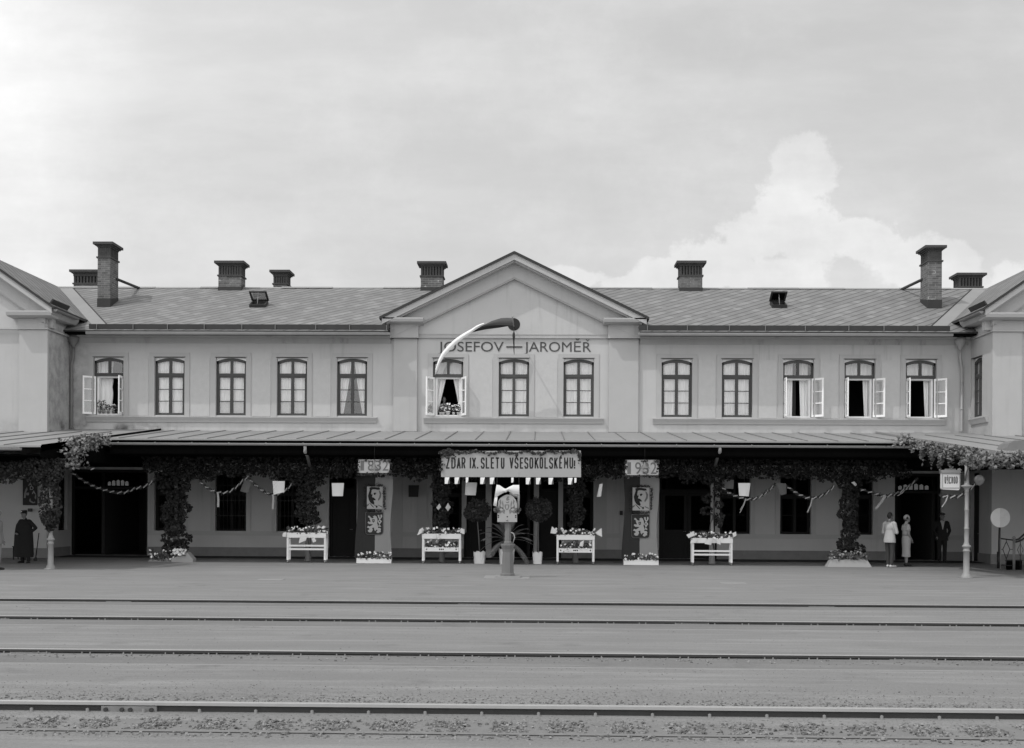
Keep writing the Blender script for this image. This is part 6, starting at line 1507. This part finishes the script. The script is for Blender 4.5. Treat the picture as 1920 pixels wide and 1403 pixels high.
for pts in ([(45, 934), (46, 925), (48, 918), (51, 913), (52, 918), (49, 924), (48.5, 934)], [(49, 924), (55, 924), (54.5, 929), (50, 929)], [(55, 938), (57, 934), (58.5, 939), (63, 942), (66, 940.5), (66.5, 943), (62, 944), (56, 941)], [(65, 934), (67.5, 925), (68.5, 932), (67.5, 937)], [(50, 899), (53, 902), (57, 902), (58, 899), (58.5, 903), (55, 904), (51, 903)]):
    pic.prism(board_pts(pts, Yo), Yo-.0175, Yo-.0153, 0)
pic.build('picture', CLOTHG, t)
tag(MB().prism(board_pts([(54, 959.5), (54, 953.5), (60.3, 953.5), (60.3, 959.5)], Yo), Yo-.09, Yo+.02, 0).build('wall_box', IRON, loc=tuple(at(57, 956, Yo))), 'small black box on the wall under the poster', 'wall box')
tag(MB().prism(board_pts([(1162, 966), (1162, 958), (1167.5, 958), (1167.5, 966)], YF-.03), YF-.10, YF-.02, 0).build('wall_box', IRON, loc=tuple(at(1165, 962, YF-.05))), 'small black box on the pier beside the cloth dated 1932', 'wall box')

# ------------------------------------------------------------------ pots and plants on the upper sills
def pot(label, px, zb, r, h, y, fh, n, fl=True, m_=PAPERW):
    x = ax(px, y, 775); t = thing('flower_pot', label, 'potted plant', (x, y, zb), 'potted plants on upper window sills')
    MB().lathe(x, y, [(r*.7, zb), (r*.95, zb+h*.8), (r*1.08, zb+h*.8), (r*1.1, zb+h), (r*.9, zb+h), (r*.85, zb+h*.85)], 14).build('pot', m_, t)
    mb = MB(); leaves(mb, rell(n, (x, y, zb+h+fh*.5), (r*1.7, r*1.4, fh*.55)), .07, (0, -.6, .6), 1.0); mb.build('foliage', LEAFB, t)
    if fl: mb = MB(); blossoms(mb, rell(int(n/5), (x, y-.04, zb+h+fh*.62), (r*1.6, r*1.2, fh*.5)), .035); mb.build('blossoms', PETAL, t)
yp_ = YF+.16; zs_ = ZW0+.062
for px, lb in ((826, 'leftmost pale potted flower in the gable window with swept-back curtains'), (831, 'second pale potted flower from the left in the gable window'), (840, 'largest white pot in the gable window'), (850.5, 'small white pot right of the largest one in the gable window'), (859, 'rightmost potted flower in the gable window with swept-back curtains')):
    pot(lb, px, zs_, .085 if px == 840 else .055, .13 if px == 840 else .09, yp_, .30 if px > 826 else .2, 60, px != 826)
for px, lb in ((187, 'leggy potted plant at the left of the leftmost upper window'), (194, 'potted plant second from left on the leftmost upper window sill'), (203, 'low potted plant in the middle of the leftmost upper window sill'), (213, 'pale-flowered potted plant on the leftmost upper window sill'), (222, 'rightmost potted plant on the leftmost upper window sill')):
    pot(lb, px, zs_, .06, .09, yp_, .42 if px < 195 else .24, 50, px == 213, CONC)

# ------------------------------------------------------------------ people
def fuse(mb, voxel, name, m_, smooth=3):
    me = mb.mesh(name, m_); o = bpy.data.objects.new(name, me); COL.objects.link(o)
    r = o.modifiers.new('remesh', 'REMESH'); r.mode = 'VOXEL'; r.voxel_size = voxel
    s = o.modifiers.new('smooth', 'SMOOTH'); s.iterations = smooth; s.factor = .5
    bpy.context.view_layer.update()
    m2 = bpy.data.meshes.new_from_object(o.evaluated_get(bpy.context.evaluated_depsgraph_get()))
    bpy.data.objects.remove(o); bpy.data.meshes.remove(me); m2.name = name
    if not m2.materials: m2.materials.append(m_)
    m2.polygons.foreach_set('use_smooth', [True]*len(m2.polygons)); return m2
def cap(mb, a, b, ra, rb, n=10):
    a, b = Vector(a), Vector(b); m = 5; mb.tube([a+(b-a)*i/m for i in range(m+1)], [ra+(rb-ra)*i/m for i in range(m+1)], n)
    mb.ball(tuple(a), ra, n=n); mb.ball(tuple(b), rb, n=n)
def ell(mb, c, r): mb.ball(c, 1.0, n=14, m=10, sx=r[0], sy=r[1], sz=r[2]) if False else mb.lathe(c[0], c[1], [(max(.002, math.sin(math.pi*i/10)), c[2]-r[2]*math.cos(math.pi*i/10)) for i in range(11)], 14, 0, True, r[0], r[1])
def hand(mb, w, d, side):
    """palm, four fingers and a thumb leaving the side of the palm"""
    w, d = Vector(w), Vector(d).normalized(); s = Vector((side, 0, 0)); s = (s-d*s.dot(d)); s = s.normalized() if s.length > .1 else Vector((0, -1, 0)); n_ = d.cross(s).normalized()
    cap(mb, w, w+d*.085, .026, .034)
    for k, L in enumerate((.068, .078, .072, .056)):
        b = w+d*.095+s*(.030-.02*k); cap(mb, b, b+d*L*.55, .0105, .0095, 8); cap(mb, b+d*L*.55, b+d*L+n_*.018, .0095, .008, 8)
    b = w+d*.035+s*.032; cap(mb, b, b+(d*.6+s*.7)*.045, .013, .011, 8); cap(mb, b+(d*.6+s*.7)*.045, b+(d*.9+s*.55)*.075, .011, .009, 8)
def person(label, loc, heading, height, J, skin, outfit, hat=None, hair=HAIR, eyes=True, group=None):
    t_ = bpy.data.objects.new('person', None); k = height/1.76
    mb = MB()
    for s in (-1, 1):
        hip, kn, an, toe = [Vector(v) for v in J['legs'][0 if s < 0 else 1]]
        cap(mb, hip, kn, .082, .056); cap(mb, kn, an, .056, .036); cap(mb, an-Vector((0, -.03, .035)), toe, .036, .03)
        sh, el, wr, hd = [Vector(v) for v in J['arms'][0 if s < 0 else 1]]
        cap(mb, sh, el, .052, .040); cap(mb, el, wr, .040, .027); hand(mb, wr, hd, s)
    ell(mb, (0, 0, .97), (.165, .11, .13)); ell(mb, (0, .0, 1.14), (.14, .10, .16)); ell(mb, (0, 0, 1.31), (.165, .115, .18)); cap(mb, (-.155, .01, 1.425), (.155, .01, 1.425), .062, .062)
    hx, hy = J.get('head', (0, -.02)); tilt = J.get('tilt', 0); cap(mb, (0, .01, 1.43), (hx*.6, hy*.5, 1.56), .058, .052)
    H = Vector((hx, hy, 1.66)); turn = Matrix.Rotation(J.get('turn', 0), 3, 'Z')
    def hp(a, b, c): return tuple(H+turn @ Vector((a, b, c)))
    hb = MB(); ell(hb, (0, 0, 0), (.076, .094, .115)); ell(hb, (0, -.03, -.068), (.056, .062, .052)); ell(hb, (0, -.098, -.018), (.014, .024, .026)); ell(hb, (0, -.088, -.064), (.026, .012, .010)); ell(hb, (0, -.084, -.10), (.026, .018, .016))
    for s in (-1, 1): ell(hb, (s*.077, .008, -.012), (.012, .022, .032)); ell(hb, (s*.034, -.083, .028), (.022, .012, .008))
    mb.arrays([hp(*v) for v in hb.v], hb.f)
    body = fuse(mb, .0115, 'person', skin, 2)
    o = bpy.data.objects.new('person', body); COL.objects.link(o); parts = []
    def add(nm, mesh): q = bpy.data.objects.new(nm, mesh); COL.objects.link(q); q.parent = o; parts.append(q); return q
    if eyes:
        for s in (-1, 1):
            e = MB(); e.ball(hp(s*.033, -.086, .012), .011, n=8); add('eye', e.mesh('eye', SHOED))
    # hair
    if hair is not None:
        e = MB(); ell(e, (0, .014, .018), (.083, .096, .115)); V = [Vector(v) for v in e.v]
        V = [Vector((v.x, max(v.y, -.055-(.02 if v.z > .06 else 0)) if v.z > .03 else max(v.y, .0), max(v.z, -.075))) for v in V]; e.v = [hp(*v) for v in V]; add('hair', e.mesh('hair', hair))
    if hat: hat(add, hp)
    for fn in outfit: fn(add, J)
    o.matrix_world = Matrix.Translation(loc) @ Matrix.Rotation(heading, 4, 'Z') @ Matrix.Scale(k, 4)
    tag(o, label, 'person', group); return o
def trousers(m_, r0=.098, cuff=.06):
    def f(add, J):
        mb = MB()
        for L in J['legs']:
            hip, kn, an, toe = [Vector(v) for v in L]; cap(mb, hip, kn, r0, .076); cap(mb, kn, an+Vector((0, 0, .02)), .074, cuff)
        ell(mb, (0, 0, .98), (.178, .125, .13)); add('trousers', fuse(mb, .014, 'trousers', m_, 2))
    return f
def shoes(m_):
    def f(add, J):
        for L in J['legs']:
            an, toe = Vector(L[2]), Vector(L[3]); mb = MB(); d = (Vector((toe.x, toe.y, 0))-Vector((an.x, an.y, 0))); cap(mb, (an.x-d.x*.25, an.y-d.y*.25, .045), (toe.x+d.x*.1, toe.y+d.y*.1, .036), .044, .036); cap(mb, (an.x, an.y, .05), (an.x, an.y, .10), .045, .045); add('shoe', fuse(mb, .012, 'shoe', m_, 2))
    return f
def jacket(m_, hem=.80, flare=.20, open_front=False, sleeves=True, name='jacket', collar=True, lower=.19):
    def f(add, J):
        mb = MB(); ell(mb, (0, .005, 1.14), (.168, .125, .20)); ell(mb, (0, .005, 1.31), (.19, .138, .19)); cap(mb, (-.165, .01, 1.43), (.165, .01, 1.43), .068, .068); cap(mb, (0, .012, 1.44), (0, .012, 1.50), .085, .066)
        mb.lathe(0, .005, [(flare, hem), (flare*.97, hem+.10), (lower, 1.0), (.168, 1.12), (.16, 1.25)], 16, 0, True, 1.0, .74)
        if sleeves:
            for A in J['arms']:
                sh, el, wr, hd = [Vector(v) for v in A]; cap(mb, sh, el, .070, .056); cap(mb, el, wr, .056, .043)
        add(name, fuse(mb, .014, name, m_, 2))
        if collar:
            c = MB(); n = 14
            for k in range(n):
                a0, a1 = math.pi*(-.35+1.7*k/n), math.pi*(-.35+1.7*(k+1)/n)
                p = lambda a, r, z: Vector((math.cos(a)*r, .01+math.sin(a)*r*.9, z)); q = [p(a0, .078, 1.54), p(a1, .078, 1.54), p(a1, .105, 1.475), p(a0, .105, 1.475)]; c.face(q); c.face([v*1.0 for v in q][::-1])
            add('collar', c.mesh('collar', CLOTHW if m_ in (JACKL, DARKSUIT) else m_))
    return f
def shirt_front(m_, w0=.05, z0=1.10):
    def f(add, J):
        c = MB(); n = 8
        for i in range(n):
            za_, zb_ = 1.50-(1.50-z0)*i/n, 1.50-(1.50-z0)*(i+1)/n; ya_ = lambda z: -.150+.09*max(0, (z-1.36)/.14)**2; wa = lambda z: .006+w0*((z-z0)/(1.5-z0))
            c.face([(-wa(za_), ya_(za_), za_), (-wa(zb_), ya_(zb_), zb_), (wa(zb_), ya_(zb_), zb_), (wa(za_), ya_(za_), za_)])
        for s in (-1, 1): c.face([(s*.012, -.085, 1.50), (s*.075, -.105, 1.50), (s*.085, -.13, 1.46), (s*.03, -.125, 1.44)]); 
        add('shirt', c.mesh('shirt', m_))
    return f
LEGS = [((-.09, 0, .93), (-.095, -.015, .50), (-.09, .01, .09), (-.11, -.15, .035)), ((.09, 0, .93), (.095, -.015, .50), (.09, .01, .09), (.11, -.15, .035))]
ARMS_D = [((-.19, .01, 1.41), (-.24, .03, 1.13), (-.23, -.05, .90), (0, -.25, -1)), ((.19, .01, 1.41), (.24, .03, 1.13), (.23, -.05, .90), (0, -.25, -1))]
ARMS_X = [((-.19, .01, 1.41), (-.26, -.02, 1.13), (.02, -.20, 1.17), (1, .1, .15)), ((.19, .01, 1.41), (.27, -.02, 1.12), (-.03, -.24, 1.13), (-1, .1, .25))]
def face_dir(dx, dy): return math.atan2(dx, -dy)
# bareheaded man in a pale jacket, seen from behind, arms folded
g = gp(1668, 1064); person('bareheaded person in a pale jacket and dark trousers with folded arms, back turned', g, face_dir(1, .75), 1.80,
    dict(legs=[((-.09, 0, .93), (-.095, -.01, .50), (-.09, .03, .09), (-.11, -.13, .035)), ((.09, 0, .93), (.10, -.05, .50), (.10, -.06, .09), (.13, -.22, .035))], arms=ARMS_X, head=(0, -.02), turn=-.15), SKIN_T, [trousers(TROUS), shoes(SHOEW), jacket(JACKL, .80, .215)])
# woman in a light dress and cloche
def cloche(add, hp):
    e = MB(); ell(e, (0, .016, .038), (.094, .112, .115)); e.v = [hp(v[0], v[1], max(v[2], -.03-.25*max(0, v[1]))) for v in e.v]; add('hat', e.mesh('hat', DRESS))
    e = MB(); e.tube([hp(.092*math.cos(a), .016+.108*math.sin(a), -.005) for a in [2*math.pi*k/20 for k in range(21)]], .012, 6); ell_ = MB(); ell_.ball(hp(-.09, .03, .03), .045, sx=.5); e.arrays(ell_.v, ell_.f); add('hat_trim', e.mesh('hat_trim', HAIR))
def dress(add, J):
    mb = MB(); ell(mb, (0, -.005, 1.30), (.168, .135, .19)); cap(mb, (-.15, .005, 1.425), (.15, .005, 1.425), .062, .062); cap(mb, (0, .01, 1.43), (0, .01, 1.49), .08, .062)
    mb.lathe(0, .0, [(.178, .32), (.172, .42), (.165, .60), (.185, .82), (.182, .96), (.150, 1.10), (.152, 1.2)], 18, 0, True, 1.0, .80)
    for s in (-1, 1): A = J['arms'][0 if s < 0 else 1]; sh, el = Vector(A[0]), Vector(A[1]); cap(mb, sh, sh+(el-sh)*.38, .070, .085)
    add('dress', fuse(mb, .013, 'dress', DRESS, 2)); b = MB(); b.tube([(.158*math.cos(a), .128*math.sin(a), 1.09) for a in [2*math.pi*k/24 for k in range(25)]], .016, 6); add('belt', b.mesh('belt', CLOTHG))
g = gp(1699, 1061.5); person('person in a pale belted summer dress and close-fitting hat, hands together in front', g, face_dir(1, .12), 1.70,
    dict(legs=[((-.08, 0, .93), (-.07, -.01, .50), (-.06, .02, .09), (-.07, -.13, .03)), ((.08, 0, .93), (.07, -.02, .50), (.06, -.01, .09), (.08, -.16, .03))],
         arms=[((-.18, .01, 1.41), (-.21, .02, 1.13), (-.07, -.17, .93), (.6, -.3, -.6)), ((.18, .01, 1.41), (.21, .02, 1.13), (.07, -.17, .92), (-.6, -.3, -.6))], head=(0, -.025)), SKIN, [dress, shoes(SHOED)], hat=cloche)
# man in dark suit and flat cap standing in the doorway
def flatcap(m_):
    def f(add, hp):
        e = MB(); ell(e, (0, -.005, .075), (.112, .128, .048)); q = MB(); ell(q, (0, -.11, .052), (.072, .06, .012)); e.arrays(q.v, q.f); e.v = [hp(*v) for v in e.v]; add('cap', e.mesh('cap', m_))
    return f
def kepi(add, hp):
    e = MB(); e.lathe(0, .005, [(.086, .035), (.088, .06), (.092, .13), (.085, .142)], 18, 0, True, 1, 1.16); e.v = [hp(*v) for v in e.v]; add('cap', e.mesh('cap', DARKSUIT))
    q = MB(); ell(q, (0, -.115, .045), (.065, .05, .010)); q.v = [hp(*v) for v in q.v]; add('cap_peak', q.mesh('cap_peak', SHOED)); b = MB(); b.ball(hp(0, -.105, .098), .018); add('cap_badge', b.mesh('cap_badge', WHITEP))
g = gp(1766, 1056); g.y = min(g.y, YF-.9); person('person in a dark suit and flat cap with open white collar in the arched doorway', (g.x, g.y, .02), face_dir(-.15, -1), 1.77,
    dict(legs=LEGS, arms=[((-.19, .01, 1.41), (-.27, .06, 1.14), (-.18, -.05, .95), (.3, -.3, -1)), ((.19, .01, 1.41), (.28, .08, 1.14), (.20, .0, .95), (-.1, -.2, -1))], head=(0, -.03)), SKIN_T, [trousers(DARKSUIT, .105, .07), shoes(SHOED), jacket(DARKSUIT, .78, .22, collar=False), shirt_front(CLOTHW, .07, 1.18)], hat=flatcap(TROUS))
# railwayman by the left wing
def coat(add, J):
    mb = MB(); mb.lathe(-.05, .02, [(.36, .20), (.37, .28), (.365, .60), (.345, .95), (.32, 1.15), (.29, 1.30), (.20, 1.43), (.09, 1.50)], 20, 0, True, 1.0, .58); add('cloak', fuse(mb, .015, 'cloak', DARKSUIT, 2))
g = gp(46, 1056); person('person in a dark cloak and peaked cap, one hand on hip, by the left column', g, face_dir(-.25, -1), 1.70,
    dict(legs=[((-.09, 0, .93), (-.10, -.01, .50), (-.10, .02, .09), (-.13, -.13, .035)), ((.09, 0, .93), (.16, -.06, .50), (.20, -.06, .09), (.25, -.20, .035))],
         arms=[((-.19, .01, 1.41), (-.27, -.02, 1.14), (-.20, -.20, 1.02), (.8, -.5, -.2)), ((.20, .01, 1.41), (.40, .06, 1.20), (.22, -.02, 1.02), (-.8, -.3, -.3))], head=(-.01, -.03), turn=-.2), SKIN_T, [trousers(DARKSUIT, .105, .07), shoes(SHOED), jacket(DARKSUIT, .70, .23, collar=False), coat], hat=kepi)
# passer-by cut by the left edge
g = gp(-7, 1069); person('person in a light grey jacket and trousers cut off by the left picture edge', g, face_dir(1, -.3), 1.72, dict(legs=LEGS, arms=ARMS_D, head=(0, -.02)), SKIN_T, [trousers(GREYSUIT), shoes(SHOED), jacket(GREYSUIT, .78, .22)], hat=flatcap(GREYSUIT))
# woman at the gable window
xw_ = ax(832, YF+.55, 760); person('person in a pale dress behind flower pots in the gable window', (xw_, YF+.66, az(746, YF+.66, 832)-1.60), face_dir(.2, -1), 1.62, dict(legs=LEGS, arms=[((-.19, .01, 1.41), (-.26, -.02, 1.15), (-.16, -.22, 1.08), (.3, -1, 0)), ((.19, .01, 1.41), (.26, -.02, 1.15), (.16, -.22, 1.08), (-.3, -1, 0))], head=(0, -.03)), SKIN_T, [dress], hair=HAIR)
# wooden chair behind the railwayman and a broom against the wall
g = gp(27, 1050); t = thing('wooden_chair', 'dark wooden chair half hidden beside the uniformed person', 'chair', (g.x, g.y, 0)); x, y = g.x, g.y+.1
for dx, dy in ((-.06, -.05), (.36, -.05), (-.06, .35), (.36, .35)): MB().tube([(x+dx, y+dy, 0), (x+dx*.95, y+dy, .46 if dy < .1 else .98)], [.018, .022], 8).build('leg', DARKWOOD, t)
MB().box(x-.09, x+.39, y-.08, y+.38, .44, .475).build('seat', DARKWOOD, t)
mb = MB(); mb.box(x-.06, x+.36, y+.335, y+.365, .84, .96); mb.box(x-.05, x+.35, y+.34, y+.36, .62, .68); mb.build('backrest', DARKWOOD, t)
t = thing('broom', 'dark broom leaning on the wall right of the uniformed person', 'broom', tuple(gp(66, 1050))); a = at(67, 1046, 41.5); b = at(73, 1000, 42.6)
a.z = max(a.z, .12)
MB().tube([a, b], .016, 8).build('handle', DARKWOOD, t); MB().tube([a, a-(b-a).normalized()*.12], [.03, .07], 10).build('bristles', TROUS, t)
